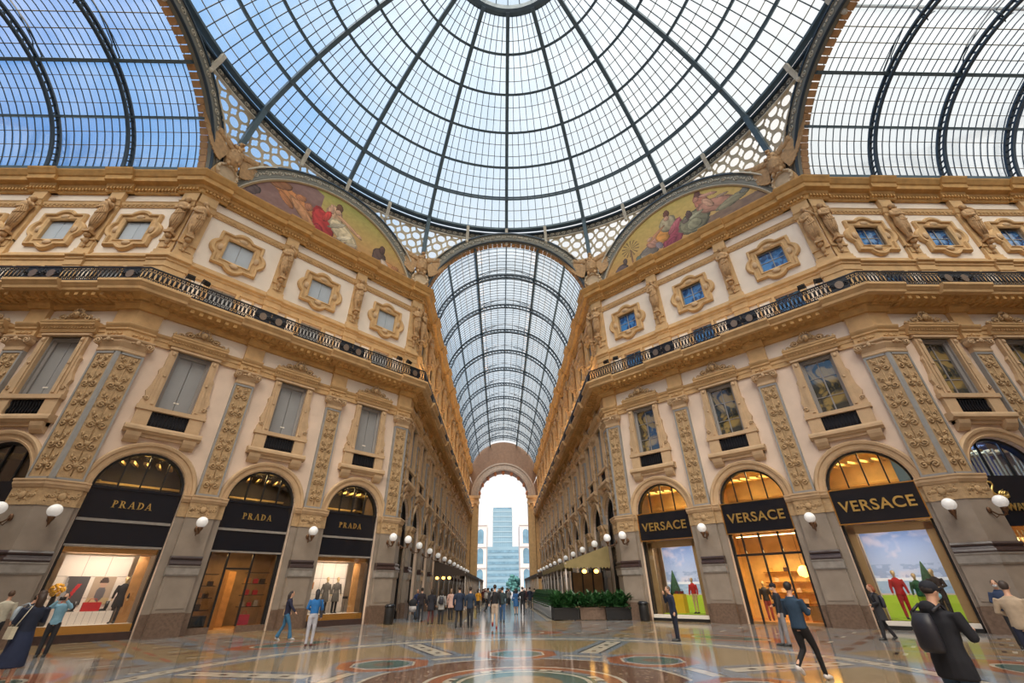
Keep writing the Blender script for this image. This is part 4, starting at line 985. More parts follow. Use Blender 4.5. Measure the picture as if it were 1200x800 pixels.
for i in range(7): m = MB(); z = 2+i*3.2; m.box(-30, 30, -.15, 0, z, z+1.5); m.build('window_strip', HAZE2, lb)
for s, nm in ((-1, 'behind the brown-awning side of the arch'), (1, 'behind the olive-awning side of the arch')):
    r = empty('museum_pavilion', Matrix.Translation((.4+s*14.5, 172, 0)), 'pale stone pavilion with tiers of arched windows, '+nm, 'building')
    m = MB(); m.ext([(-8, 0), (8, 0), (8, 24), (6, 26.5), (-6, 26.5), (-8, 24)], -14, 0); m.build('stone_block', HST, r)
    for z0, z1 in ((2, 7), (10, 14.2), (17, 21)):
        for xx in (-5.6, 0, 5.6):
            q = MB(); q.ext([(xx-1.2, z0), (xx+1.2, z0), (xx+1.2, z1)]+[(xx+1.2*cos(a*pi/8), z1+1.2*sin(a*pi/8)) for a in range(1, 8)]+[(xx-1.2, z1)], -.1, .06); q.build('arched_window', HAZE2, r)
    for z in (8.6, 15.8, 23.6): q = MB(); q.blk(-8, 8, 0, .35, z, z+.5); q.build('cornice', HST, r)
tr = empty('tree', Matrix.Translation((4.3, 176, 0)), 'small bluish-green tree in front of the office block', 'tree')
m = MB(); m.tube([(0, 0, 0), (.1, 0, 3)], [.25, .18], 6); m.build('trunk', BLACK, tr)
m = MB(); rnd = random.Random(4)
for i in range(60): a = rnd.uniform(0, 6.3); q = rnd.uniform(0, 2.6); m.ell((q*cos(a), q*sin(a), rnd.uniform(2.5, 6.3)-q*.5), (.8, .8, .6), 6, 4)
m.build('crown', mat('hazy_foliage', (.05, .17, .17), .8, noise=.4, scale=1), tr)  # crown colour tinted bluish for the distance haze

# ------------------------------------------------------------------ lettering
def serif(m, word, x0, z0, h, d0, d1, gap=.30):
    """hand-cut serif capitals P R A D; returns the end x"""
    x = x0
    def B(a, b, c, e): m.ext([(x+a*h, z0+c*h), (x+b*h, z0+c*h), (x+b*h, z0+e*h), (x+a*h, z0+e*h)], d0, d1)
    def bowl(cx, cz, ro, ri, sq):
        n = 8; O = [(x+(cx+ro*sq*sin(pi*k/n))*h, z0+(cz+ro*cos(pi*k/n))*h) for k in range(n+1)]; I = [(x+(cx+ri*sq*.82*sin(pi*k/n))*h, z0+(cz+ri*cos(pi*k/n))*h) for k in range(n+1)]
        for k in range(n): m.ext([O[k], O[k+1], I[k+1], I[k]], d0, d1)
    for ch in word:
        if ch in 'PRD':
            B(.10, .28, 0, 1); B(0, .38, 0, .07); B(0, .3, .93, 1)
            if ch == 'D': bowl(.25, .5, .5, .40, 1.05); w = .82
            else: bowl(.25, .73, .27, .19, 1.35); w = .68
            if ch == 'R': m.ext([(x+.32*h, z0+.48*h), (x+.52*h, z0+.48*h), (x+.80*h, z0), (x+.58*h, z0)], d0, d1); B(.54, .9, 0, .06); w = .90
        else:
            m.ext([(x+.08*h, z0), (x+.16*h, z0), (x+.44*h, z0+h), (x+.38*h, z0+h)], d0, d1); m.ext([(x+.60*h, z0), (x+.80*h, z0), (x+.50*h, z0+h), (x+.34*h, z0+h)], d0, d1)
            B(.2, .66, .28, .35); B(0, .26, 0, .06); B(.5, .9, 0, .06); w = .90
        x += (w+gap)*h
    return x
def text(body, size, x, y, z, mtl, parent, name='lettering', space=1.0, off=0.0, sx=1.0):
    c = bpy.data.curves.new(name, 'FONT'); c.body = body; c.size = size; c.align_x = 'CENTER'; c.align_y = 'CENTER'; c.extrude = .02; c.space_character = space; c.offset = off
    o = bpy.data.objects.new(name, c); COL.objects.link(o); c.materials.append(mtl); o.parent = parent
    bpy.context.view_layer.update(); me = bpy.data.meshes.new_from_object(o); me.transform(Matrix.Translation((x, y, z)) @ Matrix.Rotation(pi/2, 4, 'X') @ Matrix.Diagonal((sx, 1, 1, 1)))
    o2 = bpy.data.objects.new(name, me); COL.objects.link(o2); o2.parent = parent; bpy.data.objects.remove(o); return o2

# ------------------------------------------------------------------ shopfronts
GOLDW = mat('golden_wall', (.74, .52, .20), .5, noise=.2, scale=2); DIMW = mat('dim_interior', (.30, .20, .11), .7, noise=.3, scale=1.5); CREAMW = mat('cream_interior', (.62, .46, .30), .6)
DARKIN = mat('dark_interior', (.05, .04, .035), .7)
def archfill(m, r, d0, d1, z=AS): m.ext([(-r*cos(pi*k/24), z+r*sin(pi*k/24)) for k in range(25)], d0, d1)
def shop_shell(r, wallm, up=GOLDW, deep=3.2, strip=1, nbar=3):
    m = MB(); n = 24
    m.ring([(-1.72*cos(pi*k/n), AS+1.72*sin(pi*k/n)) for k in range(n+1)], [(-1.60*cos(pi*k/n), AS+1.60*sin(pi*k/n)) for k in range(n+1)], [(0, -.5), (0, -.22), (1, -.18), (1, -.5)], False)
    m.box(-1.72, -1.60, .2, .5, 0, AS); m.box(1.60, 1.72, .2, .5, 0, AS); m.build('frame', BLACK, r)
    m = MB(); archfill(m, 1.62, -.36, -.345); m.build('fanlight_pane', SHOPGLASS, r)
    m = MB()
    for i in range(nbar):
        x = -1.6+3.2*(i+1)/(nbar+1); z = AS+sqrt(1.6**2-x*x); m.box(x-.03, x+.03, .28, .36, AS, z)
    m.build('glazing_bar', BLACK, r)
    m = MB()   # upstairs room seen through the fanlight
    m.add([(-2.2, deep, 5.6), (2.2, deep, 5.6), (2.2, deep, 7.9), (-2.2, deep, 7.9), (-2.2, .56, 5.6), (2.2, .56, 5.6), (2.2, .56, 7.9), (-2.2, .56, 7.9)], [(0, 1, 2, 3), (0, 3, 7, 4), (1, 5, 6, 2), (3, 2, 6, 7), (0, 4, 5, 1)])
    m.build('upper_room', up, r); m = MB()
    for i in range(9): m.beam([(-2.1+i*.5, 1.0, 7.1), (-1.7+i*.5, 3.0, 7.3)], .14, .12)
    m.box(-2.1, 2.1, 2.9, 3.0, 6.3, 6.4); m.build('ceiling_slats', GOLDW, r)
    m = MB()   # ground floor room
    m.add([(-2.3, deep, 0), (2.3, deep, 0), (2.3, deep, 4.4), (-2.3, deep, 4.4), (-2.3, .5, 0), (2.3, .5, 0), (2.3, .5, 4.4), (-2.3, .5, 4.4)], [(0, 1, 2, 3), (0, 3, 7, 4), (1, 5, 6, 2), (3, 2, 6, 7)])
    m.build('interior_wall', wallm, r)
    m = MB(); m.box(-2.3, 2.3, .3, deep, .0, .12); m.build('interior_floor', WOOD, r)
    if strip:
        m = MB(); m.box(-1.4, 1.4, .9, .98, 7.62, 7.66); m.box(-1.5, 1.5, .75, .83, 4.0, 4.04); m.build('strip_light', WARMS, r)
def archivolt(parent=None):
    m = MB(); n = 36; o = [(-2.16*cos(pi*k/n), AS+2.16*sin(pi*k/n)) for k in range(n+1)]; i_ = [(-1.70*cos(pi*k/n), AS+1.70*sin(pi*k/n)) for k in range(n+1)]
    m.ring(o, i_, [(0, -.2), (0, .06), (.18, .10), (.22, .06), (.55, .08), (.62, .15), (.86, .18), (1, .10), (1, 0)], False)
    return m.build('archivolt', STONE2, parent)
def prada(kind):
    r = empty('luxury_shopfront'); shop_shell(r, WHITE if kind == 'display' else DIMW, up=DARKIN)
    m = MB(); m.blk(-1.66, 1.66, -.32, -.16, 4.45, 5.74); m.blk(-1.66, 1.66, -.3, -.10, 5.66, 5.76); m.blk(-1.66, 1.66, -.32, -.18, 3.42, 4.34); m.build('sign_board', NAVY, r)
    m = MB(); m.blk(-1.66, 1.66, -.3, -.12, 4.34, 4.45); m.blk(-1.66, 1.66, -.3, -.14, 3.36, 3.44); m.build('sign_strip', PGREY, r)
    m = MB(); serif(m, 'PRADA', -.72, 4.92, .30, -.17, -.12, .17); m.build('lettering', GOLD, r)
    if kind == 'display':
        m = MB(); m.blk(-1.6, 1.6, -.3, -.14, .28, .56); m.build('brass_base', BRASS, r)
        m = MB(); m.blk(-1.66, 1.66, -.3, -.10, 0, .28); m.build('plinth_step', DARKM, r)
        m = MB(); m.box(-1.56, 1.56, .3, .315, .56, 3.36); m.build('display_pane', SHOPGLASS, r)
        m = MB(); m.box(-1.6, 1.6, .35, 2.3, .44, .56); m.build('window_stage', WHITE, r)
        m = MB(); m.box(-1.35, 1.0, 1.55, 1.62, .56, 3.1)
        b = m.build('white_backdrop', WHITE, r)
        m = MB()
        for x in (-.57, .22): m.box(x-.008, x+.008, 1.54, 1.56, .56, 3.1)
        for z in (1.5, 2.3): m.box(-1.35, 1.0, 1.54, 1.56, z-.008, z+.008)
        m.build('backdrop_joint', PGREY, b)
        m = MB(); m.box(-1.6, 1.6, .4, 1.5, 3.15, 3.34); m.build('brass_soffit', BRASS, r)
        m = MB(); m.box(1.1, 1.5, .9, 1.0, .56, 3.1); m.build('bronze_panel', WOOD, r)
    else:
        m = MB()
        for x in (-1.6, -.78, .38, 1.56): m.box(x-.04, x+.04, .26, .36, .25, 3.4)
        m.box(-.78, .38, .26, .34, 2.62, 2.70); m.build('door_frame', BLACK, r)
        m = MB(); m.box(-1.58, -.8, .3, .31, .3, 3.36); m.box(.42, 1.54, .3, .31, .3, 3.36); m.build('display_pane', SHOPGLASS, r)
        for xa, xb in ((-1.66, -.78), (.38, 1.66)): m = MB(); m.blk(xa, xb, -.35, -.1, 0, .26); m.build('plinth_step', PLINTH, r)
        m = MB(); m.add([(-.74, .32, .1), (-.30, 1.1, .1), (-.30, 1.1, 2.6), (-.74, .32, 2.6)], [(0, 1, 2, 3)]); m.box(-.30, .36, 2.2, 2.25, .1, 2.6); m.build('honey_door', WOOD, r)
        m = MB()
        for z in (1.0, 1.5, 2.0, 2.5): m.box(.45, 1.5, .7, 1.2, z, z+.03); m.box(-1.55, -.85, .7, 1.2, z-.1, z-.07)
        m.box(-1.5, -.9, .5, 1.0, .26, .7); m.build('shelf', BLACK, r)
    return r
def verse(kind):
    r = empty('luxury_shopfront'); shop_shell(r, GOLDW if kind != 'display' else CREAMW)
    m = MB(); m.blk(-1.70, 1.70, -.32, .02, 4.14, 5.70); m.build('sign_board', NAVY, r)
    m = MB(); m.ring(rectpts(-1.70, 1.70, 4.12, 5.72, 1), rectpts(-1.65, 1.65, 4.17, 5.67, 1), [(0, .02), (0, .05), (1, .05), (1, 0)]); m.build('gilt_edge', BRASS, r)
    text('VERSACE', .66, 0, -.05, 4.88, GOLD, r, 'lettering', 1.10, .012)
    if kind == 'display':
        m = MB(); m.blk(-1.62, 1.62, -.4, .04, 0, .14); m.build('plinth_step', BLACK, r)
        m = MB(); m.blk(-1.62, 1.62, -.4, -.05, .14, .30); m.build('stone_sill', WHITE, r)
        m = MB(); m.box(-1.58, 1.58, .3, .315, .3, 4.1); m.build('display_pane', SHOPGLASS, r)
        m = MB()
        for s in (-1, 1): m.box(*sorted((s*1.28, s*1.58)), .5, .62, .3, 4.05)
        m.box(-1.58, 1.58, .5, .62, 3.75, 4.1); m.build('gilt_surround', mat('brushed_gold', (.62, .42, .20), .35, metal=.6), r)
    else:
        m = MB()
        for x in (-1.6, -1.05, -.2, .75, 1.6): m.box(x-.04, x+.04, .24, .36, 0, 4.12)
        m.box(-1.6, 1.6, .24, .36, 3.05, 3.15); m.build('door_frame', BLACK, r)
        m = MB(); m.box(-1.58, -.22, .29, .30, 0, 4.1); m.box(.77, 1.58, .29, .30, 0, 4.1); m.box(-.2, .75, .29, .3, 3.15, 4.1); m.build('display_pane', SHOPGLASS, r)
        m = MB()
        for z in (.8, 1.3, 1.8, 2.3): m.box(-1.2, 1.8, 2.8, 3.15, z, z+.04)
        m.box(-.1, .5, 1.8, 2.4, .1, .9); m.box(1.0, 1.5, .8, 1.3, .1, .8); m.build('display_shelf', BRASS, r)
        m = MB(); m.lathe([(.02, 0), (.26, .1), (.3, .3), (.16, .5), (.02, .55)], (1.25, 1.0, 2.0), 10); m.build('amber_lamp', WARML, r)
        m = MB(); m.tube([(1.25, 1.0, 2.5), (1.25, 1.0, 4.2)], .01, 4); m.build('lamp_cord', BLACK, r)
    return r
def plainshop():
    r = empty('arcade_shopfront'); shop_shell(r, DIMW, up=DIMW, deep=2.2, strip=0)
    m = MB(); m.blk(-1.66, 1.66, -.32, -.14, 4.2, 5.74); m.build('sign_board', NAVY, r)
    m = MB(); m.blk(-1.66, 1.66, -.3, -.1, 0, .45); m.build('plinth_step', NAVY, r)
    m = MB(); m.box(-1.58, 1.58, .3, .315, .45, 4.2); m.build('display_pane', SHOPGLASS, r)
    m = MB()
    for x in (-.55, .55): m.box(x-.04, x+.04, .26, .36, .4, 4.2)
    m.box(-1.6, 1.6, .26, .34, 2.9, 2.98); m.build('door_frame', BLACK, r)
    m = MB(); m.box(-1.1, 1.1, 1.0, 1.15, 3.9, 3.96); m.build('strip_light', WARMS, r)
    return r
def swan_shop():
    r = empty('luxury_shopfront'); shop_shell(r, GOLDW, up=mat('blue_room', (.05, .16, .45), .4), strip=1, nbar=2)
    m = MB(); m.blk(-1.66, 1.66, -.32, -.12, 3.7, 5.74); m.build('sign_board', NAVY, r)
    m = MB()   # swan emblem
    m.tube([(-1.43+.1, .05, 5.40), (-1.35+.1, .05, 5.47), (-1.23+.1, .05, 5.45), (-1.20+.1, .05, 5.33), (-1.32+.1, .05, 5.18), (-1.40+.1, .05, 5.02), (-1.30+.1, .05, 4.86), (-1.05+.1, .05, 4.80), (-.80+.1, .05, 4.86), (-.70+.1, .05, 5.05)], [.015, .04, .045, .04, .045, .06, .09, .11, .08, .015], 8)
    for q in range(3): m.tube([(-1.1+q*.1, .03, 4.86), (-1.0+q*.1, .02, 5.02), (-.78+q*.08, .02, 5.14-q*.05)], [.06, .05, .01], 6)
    m.build('swan_emblem', GOLD, r)
    text('SWAROVSKI', .42, .0, .08, 4.42, GOLD, r, 'lettering', 1.0, .008)
    m = MB()
    for i in range(16): x = -1.5+i*.2; m.box(x, x+.05, .6, .66, 5.7, 6.2+.9*abs(sin(i*1.7)))
    m.build('crystal_rod', mat('pale_crystal', (.7, .72, .5), .15), r)
    m = MB(); m.box(-1.58, 1.58, .3, .315, .3, 3.7); m.build('display_pane', SHOPGLASS, r)
    m = MB()
    for i in range(14): x = -1.4+i*.2; m.tube([(x, .7, 3.6), (x+.02, .7, 2.9-.3*sin(i*2.1))], .03, 5)
    m.build('hanging_crystal', MATS['pale_crystal'], r)
    m = MB(); m.box(-1.2, 1.2, .5, 1.2, .1, .9); m.build('counter', WHITE, r)
    return r
def arealight(M, y, z, sx, e, col=(1, .72, .42), parent=None, sy=.8, tilt=0):
    l = bpy.data.lights.new('shop_light', 'AREA'); l.shape = 'RECTANGLE'; l.size = sx; l.size_y = sy; l.energy = e; l.color = col
    o = bpy.data.objects.new('shop_light', l); COL.objects.link(o); o.matrix_world = M @ Matrix.Translation((0, y, z)) @ Matrix.Rotation(radians(tilt), 4, 'X'); return o
ar = {'pd': prada('display'), 'pe': prada('entrance'), 'vd': verse('display'), 've': verse('entrance'), 'pl': plainshop(), 'sw': swan_shop()}
SHOPS = {('dl', 0): 'pd', ('dl', 1): 'pe', ('dl', 2): 'pd', ('dr', 0): 'vd', ('dr', 1): 've', ('dr', 2): 'vd', ('sr', 0): 'sw'}
SLAB = {('dl', 0): 'black shopfront with gold serif sign, white display with red bag, beside the side arm', ('dl', 1): 'black shopfront with gold serif sign and open doorway, in the middle of the shuttered facade',
        ('dl', 2): 'black shopfront with gold serif sign and two grey coats on show, beside the long arcade', ('dr', 0): 'black and gold shopfront with one red-jacketed mannequin on lime green, beside the long arcade',
        ('dr', 1): 'black and gold shopfront with glazed golden doorway, in the middle of the clear-windowed facade', ('dr', 2): 'black and gold shopfront with three mannequins before a mountain view, beside the side arm',
        ('sr', 0): 'black shopfront with gold swan sign and blue fanlight in the side arm'}
first_av = archivolt(walls['dl']); av_done = False
for k, f in F.items():
    for i, x in enumerate(f.c):
        M = f.M @ Matrix.Translation((x, 0, 0)); o = nth(f, i, len(f.c))
        sk = SHOPS.get((k, i), 'pl'); s = ar[sk]
        place(s, M, SLAB.get((k, i), f'{o} dim arched shopfront of the {f.desc}, {frm(f)}'), 'shopfront', None if (k, i) in SLAB else 'shopfronts of the '+f.desc)
        if not av_done: a = first_av; av_done = True
        else: a = first_av.copy(); COL.objects.link(a)
        a.parent = walls[k]; a.matrix_local = M
        if sk in ('pd', 'vd'): arealight(M, .55, 3.08 if sk == 'pd' else 3.7, 2.4, 42 if sk == 'pd' else 22, (1, .82, .66) if sk == 'pd' else (1, .88, .72), None, .5, 28)
        elif sk in ('pe', 've', 'sw'): arealight(M, 1.2, 3.3, 2.4, 45 if sk == 'pe' else 110, (1, .62, .25), None, 1.6)
        if sk != 'pl': arealight(M, 1.5, 7.4, 2.0, 55 if sk[0] == 'p' else 50, (1, .74, .34) if sk != 'sw' else (.3, .5, 1))

# ------------------------------------------------------------------ globe lamps
def lamp():
    r = empty('globe_wall_lamp'); m = MB()
    m.ell((0, -.36, 4.25), (.10, .06, .14), 8, 5); m.tube([(0, -.36, 4.25), (.02, -.6, 4.05), (0, -.85, 4.0), (0, -.95, 4.12)], .03, 6)
    m.tube([(0, -.36, 4.2), (0, -.5, 3.95), (0, -.62, 4.02)], .02, 5); m.lathe([(.03, -.22), (.05, -.12), (.11, -.02), (.13, .06)], (0, -.95, 4.22), 10)
    m.build('bracket', BRASS if 0 else mat('aged_bronze', (.14, .07, .035), .45, metal=.6), r)
    m = MB(); m.ell((0, -.95, 4.50), (.235, .235, .235), 20, 12); m.build('globe', GLOBE, r)
    return r
lp = lamp()
for k, f in F.items():
    pts = [(x, nth(f, i, len(f.p))) for i, x in enumerate(f.p)]
    for x, o in pts: place(lp, f.M @ Matrix.Translation((x, 0, 0)), f'{o} white globe lamp of the {f.desc}, {frm(f)}', 'wall lamp', 'globe lamps of the '+f.desc)
    for e, x in ((f.m0, .5), (f.m1, f.L-.5)):
        if e:
            nb = {'dl': ('side arm', 'long arcade'), 'dr': ('long arcade', 'side arm'), 'sl': ('', 'shuttered facade'), 'sr': ('clear-windowed facade', ''), 'al': ('shuttered facade', ''), 'ar': ('', 'clear-windowed facade')}[k][0 if x < 1 else 1]
            place(lp, f.M @ Matrix.Translation((x, 0, 0)), f'white globe lamp on the bend pier, {f.desc} next to {nb}', 'wall lamp', 'globe lamps of the '+f.desc)

# ------------------------------------------------------------------ balcony railings
rail_cache = {}
def railing(L0, med):
    r = empty('balcony_railing'); D = 1.10; n = max(2, round(L0/.21)); w = L0/n
    m = MB(); m.box(0, L0, -D-.04, -D+.04, 16.18, 16.25); m.box(0, L0, -D-.02, -D+.02, 16.05, 16.08); m.build('top_rail', IRON, r)
    m = MB(); m.box(0, L0, -D-.03, -D+.03, 15.36, 15.42); m.box(0, L0, -D-.02, -D+.02, 15.52, 15.545); m.build('bottom_rail', IRON, r)
    m = MB()
    for i in range(n):
        c = (i+.5)*w; zc = 15.79
        m.tube([(c+.075*cos(a*pi/4), -D, zc+.24*sin(a*pi/4)) for a in range(8)], .027, 4, True); m.tube([(c, -D, 15.28), (c, -D, 15.55)], .022, 4); m.ell((c, -D, 16.12), (.05, .02, .045), 6, 3); m.ell((c, -D, 15.46), (.06, .02, .04), 6, 3)
        m.tube([(c+w/2, -D, 15.4), (c+w/2, -D, 16.2)], .018, 4)
    m.build('baluster_lattice', IRON, r)
    if med:
        for xx in med:
            m = MB(); m.box(xx-.42, xx+.42, -D-.015, -D+.015, 15.42, 16.18)
            for s in (-1, 1): spiral(m, xx+s*.3, 15.8, .16, D+.02, s, 1, 1.5, .03)
            m.build('scroll_panel', IRON, r)
            m = MB(); m.ext([(xx+.2*cos(a*pi/8), 15.8+.24*sin(a*pi/8)) for a in range(16)], D, D+.05); m.build('medallion', MEDAL, r)
    return r
for k, f in F.items():
    cuts = [(-1.1*T8 if f.m0 else 0)]+list(f.p)+[f.L+(1.1*T8 if f.m1 else 0)]
    if cuts[-1]-cuts[-2] < .3: cuts.pop(-2)
    for i in range(len(cuts)-1):
        L0 = cuts[i+1]-cuts[i]; c = (round(L0, 2), i == 0, i == len(cuts)-2)
        if c not in rail_cache: rail_cache[c] = railing(L0, ([.45] if i else [])+([L0-.45] if i < len(cuts)-2 else [L0-.9]) if L0 > 2 else [])
        place(rail_cache[c], f.M @ Matrix.Translation((cuts[i], 0, 0)), f'{nth(f, i, len(cuts)-1)} length of black balcony railing, {f.desc}, {frm(f)}', 'railing', 'balcony railings of the '+f.desc)
def flood():
    r = empty('floodlight'); m = MB(); m.box(-.16, .16, -.12, .12, .14, .34); m.box(-.19, .19, -.15, -.12, .10, .38); m.build('housing', BLACK, r)
    m = MB(); m.tube([(-.2, 0, .24), (-.2, 0, 0), (.2, 0, 0), (.2, 0, .24)], .02, 4); m.build('yoke', BLACK, r); return r
fl = flood()
for k, xs in (('dl', (1.2, 1.9, 14.5, 15.3)), ('dr', (1.2, 2.0, 14.4, 15.2))):
    f = F[k]
    for j, x in enumerate(xs):
        near = ('side arm', 'long arcade')[(x > 8) ^ (k == 'dr')]
        M = f.M @ Matrix.Translation((x, -1.1, 16.25)) @ Matrix.Rotation(.3*(j % 2)+pi, 4, 'Z') @ Matrix.Rotation(-.6, 4, 'X')
        place(fl, M, f"{('outer', 'inner')[(j % 2) ^ (x > 8)]} black floodlight on the {f.desc} railing near the {near}", 'floodlight', 'floodlights on the balcony railings')

# ------------------------------------------------------------------ awnings
def awning(sgn, y0, y1, x0, x1, z0, z1, mt, label):
    """x0 wall side, x1 outer edge"""
    r = empty('awning', Matrix.Identity(4), label, 'awning'); m = MB()
    A, B, C_, D_ = (x0, y0, z0), (x0, y1, z0), (x1, y1, z1), (x1, y0, z1)
    m.add([A, B, C_, D_, (x0, y0, z1), (x0, y1, z1)]+[(p[0], p[1], p[2]-.04) for p in (A, B, C_, D_)], [(0, 3, 2, 1), (0, 4, 3), (1, 2, 5), (6, 7, 8, 9)])
    m.build('canopy', mt, r); m = MB()
    def val(p, q, n):
        p, q = Vector(p), Vector(q)
        for i in range(n):
            a, b = p.lerp(q, i/n), p.lerp(q, (i+1)/n); c = [a+Vector((0, 0, -.28)), b+Vector((0, 0, -.28))]; mid = (a+b)/2+Vector((0, 0, -.40))
            m.add([a, b, c[1], mid, c[0]], [(0, 1, 2, 3, 4)])
    val((x0, y0-.01, z1), (x1, y0-.01, z1), 14); val((x1-sgn*.01, y0, z1), (x1-sgn*.01, y1, z1), int((y1-y0)/.28)); m.build('scalloped_valance', mt, r)
    for i in range(int((y1-y0)/2.4)+1):
        y = y0+.1+i*2.4; m = MB(); m.tube([(x1+sgn*.1, y, 0), (x1+sgn*.1, y, z1)], .06, 8); m.lathe([(.12, 0), (.12, .1), (.07, .16)], (x1+sgn*.1, y, 0), 8); m.lathe([(.06, 0), (.13, .12), (.13, .16)], (x1+sgn*.1, y, z1-.2), 8)
        m.build('post', mat('pale_post', (.50, .44, .40), .5), r)
    return r
awning(1, 20.9, 38.0, 6.85, 3.75, 4.15, 3.15, AWN, 'olive cafe awning with scalloped edge near the mouth of the arcade')
awning(1, 46.0, 76.0, 6.85, 3.75, 4.1, 3.2, AWN2, 'dark cafe awning far down the arcade, beyond the olive one')
awning(-1, 35.0, 64.0, -6.85, -3.75, 4.1, 3.1, AWN2, 'dark brown cafe awning with scalloped edge, opposite the olive one')
awning(-1, 68.0, 80.0, -6.85, -3.75, 4.0, 3.1, AWN2, 'short dark awning near the great far arch')
def pend_lamp():
    r = empty('hanging_lamp'); m = MB(); m.ell((0, 0, 0), (.16, .16, .13), 12, 8); m.build('amber_shade', WARML, r); m = MB(); m.tube([(0, 0, .12), (0, 0, .75)], .015, 4); m.build('cord', BLACK, r); return r
pl = pend_lamp()
for x, y, z, lb in ((5.1, 21.1, 2.62, 'outer amber lamp under the olive awning'), (5.9, 21.1, 2.62, 'inner amber lamp under the olive awning'), (-6.55, 35.3, 2.62, 'amber lamp under the brown awning, closest to the wall'), (-5.95, 35.3, 2.62, 'amber lamp under the brown awning, middle of three'), (-5.4, 35.3, 2.62, 'amber lamp under the brown awning, closest to the walkway')):
    place(pl, Matrix.Translation((x, y, z)), lb, 'lamp', 'amber lamps under the awnings')
# cafe partition walls under the awnings
for (x0, x1, y0, y1, lb) in ((4.6, 6.8, 23.4, 23.5, 'panelled screen'),):
    r = empty('cafe_screen', Matrix.Identity(4), 'brown panelled cafe screen under the olive awning', 'screen'); m = MB(); m.box(x0, x1, y0, y1, 0, 2.6); m.build('panel', DIMW, r)
    m = MB()
    for i in range(4): x = x0+i*(x1-x0)/3; m.box(x-.05, x+.05, y0-.05, y1+.05, 0, 2.7)
    m.build('stile', BLACK, r)

# ------------------------------------------------------------------ planters
def planter(wood, seed, L0=1.5):
    rnd = random.Random(seed); r = empty('planter'); m = MB(); m.box(-L0/2, L0/2, -.28, .28, .04, .62); m.box(-L0/2-.03, L0/2+.03, -.31, .31, .56, .64)
    m.build('box', WOOD if wood else BLACK, r)
    if wood: r.children[0].data.materials[0] = PLINTH
    m = MB()
    for i in range(300):
        a = rnd.uniform(0, 6.28); el = rnd.uniform(.0, 1.3); ln = rnd.uniform(.35, .7); bx, by = rnd.uniform(-L0/2, L0/2), rnd.uniform(-.2, .2)
        d = Vector((cos(a)*cos(el), sin(a)*cos(el), sin(el))); s = Vector((-sin(a), cos(a), 0)); p0 = Vector((bx, by, .62+rnd.uniform(0, .55))); p1 = p0+d*ln*.55; p2 = p0+d*ln+Vector((0, 0, -.12)); wv = s*rnd.uniform(.07, .14)
        m.add([p0, p1-wv, p2, p1+wv], [(0, 1, 2, 3)])
    m.build('foliage', LEAF, r)
    m = MB()
    for i in range(10): x = -L0/2+(i+.5)*L0/10; m.tube([(x, 0, .6), (x+rnd.uniform(-.1, .1), rnd.uniform(-.1, .1), 1.1)], .012, 4)
    m.build('stem', LEAF, r)
    return r
pk = planter(0, 1); pw = planter(1, 2)
row = [(3.5, 19.35, 0, 0, 'black planter at the corner of the cafe terrace, closest to the walkway'), (5.05, 19.35, 0, 1, 'brown wooden planter in the middle of the front row'), (6.55, 19.0, 0, 0, 'black planter of the front row, beside the pier')]
row += [(3.05, 20.6+i*1.75, pi/2, 0, ORD[i]+' dark planter of the row running into the arcade') for i in range(9)]
for x, y, rz, wd, lb in row: place(pw if wd else pk, Tm(x, y, 0, rz), lb, 'planter', 'planters round the cafe terrace')
for i in range(7):
    r = empty('terrace_fence', Tm(2.62, 19.9+i*2.3, 0, pi/2), ORD[i]+' length of low metal fence beside the planters', 'fence', 'fence beside the planters'); m = MB()
    for j in range(8): m.tube([(j*.3, 0, 0), (j*.3, 0, .8)], .018, 4)
    m.build('upright', mat('pale_metal', (.45, .47, .5), .35, metal=.6), r); m = MB(); m.box(0, 2.2, -.02, .02, .78, .82); m.box(0, 2.2, -.02, .02, .1, .13); m.build('rail', MATS['pale_metal'], r)
for x, y, lb in ((-6.85, 17.9, 'black litter bin against the bend pier next to the shuttered facade'), (7.75, 17.65, 'black litter bin against the bend pier next to the clear-windowed facade')):
    r = empty('litter_bin', Matrix.Translation((x, y, 0)), lb, 'bin'); m = MB(); m.lathe([(.24, 0), (.27, .05), (.27, .8), (.25, .84)], (0, 0, 0), 16); m.build('body', BLACK, r)
    m = MB(); m.lathe([(.30, .82), (.30, .90), (.2, .98), (.19, .98)], (0, 0, 0), 16); m.build('lid', NAVY, r)

# ------------------------------------------------------------------ the half of the octagon behind the viewer, plain walls
def plain(name, a, b, label):
    d = Vector(b)-Vector(a); L = d.length; M = Tm(a[0], a[1], 0, atan2(d.y, d.x)); m = MB(M)
    m.box(0, L, -.15, .15, 0, 24.6)
    for z, q in ((14.5, 1.0), (17.5, .3), (23.2, .8), (5.5, .35)): m.box(0, L, -.15-q, .15, z, z+.8)
    for i in range(int(L/5.3)): x = (i+.5)*L/int(L/5.3); m.box(x-1.7, x+1.7, -.2, .1, 0, 0.01)
    m.build(name, STUCCO, label=label, cat='wall', kind='structure')
plain('wall_octagon_south_west', (-RI, -HA), (-HA, -RI), 'plain wall of the crossing behind the viewer, shutter side')
plain('wall_octagon_south_east', (HA, -RI), (RI, -HA), 'plain wall of the crossing behind the viewer, clear-glass side')
plain('wall_arm_south_west', (-RI-LS, -HA), (-RI, -HA), 'near wall of the shutter-side arm')
plain('wall_arm_south_east', (RI, -HA), (RI+LS, -HA), 'near wall of the clear-glass-side arm')
plain('wall_back_west', (-HA, -RI), (-HA, -RI-20), 'wall of the arm behind the viewer, shutter side')
plain('wall_back_east', (HA, -RI-20), (HA, -RI), 'wall of the arm behind the viewer, clear-glass side')
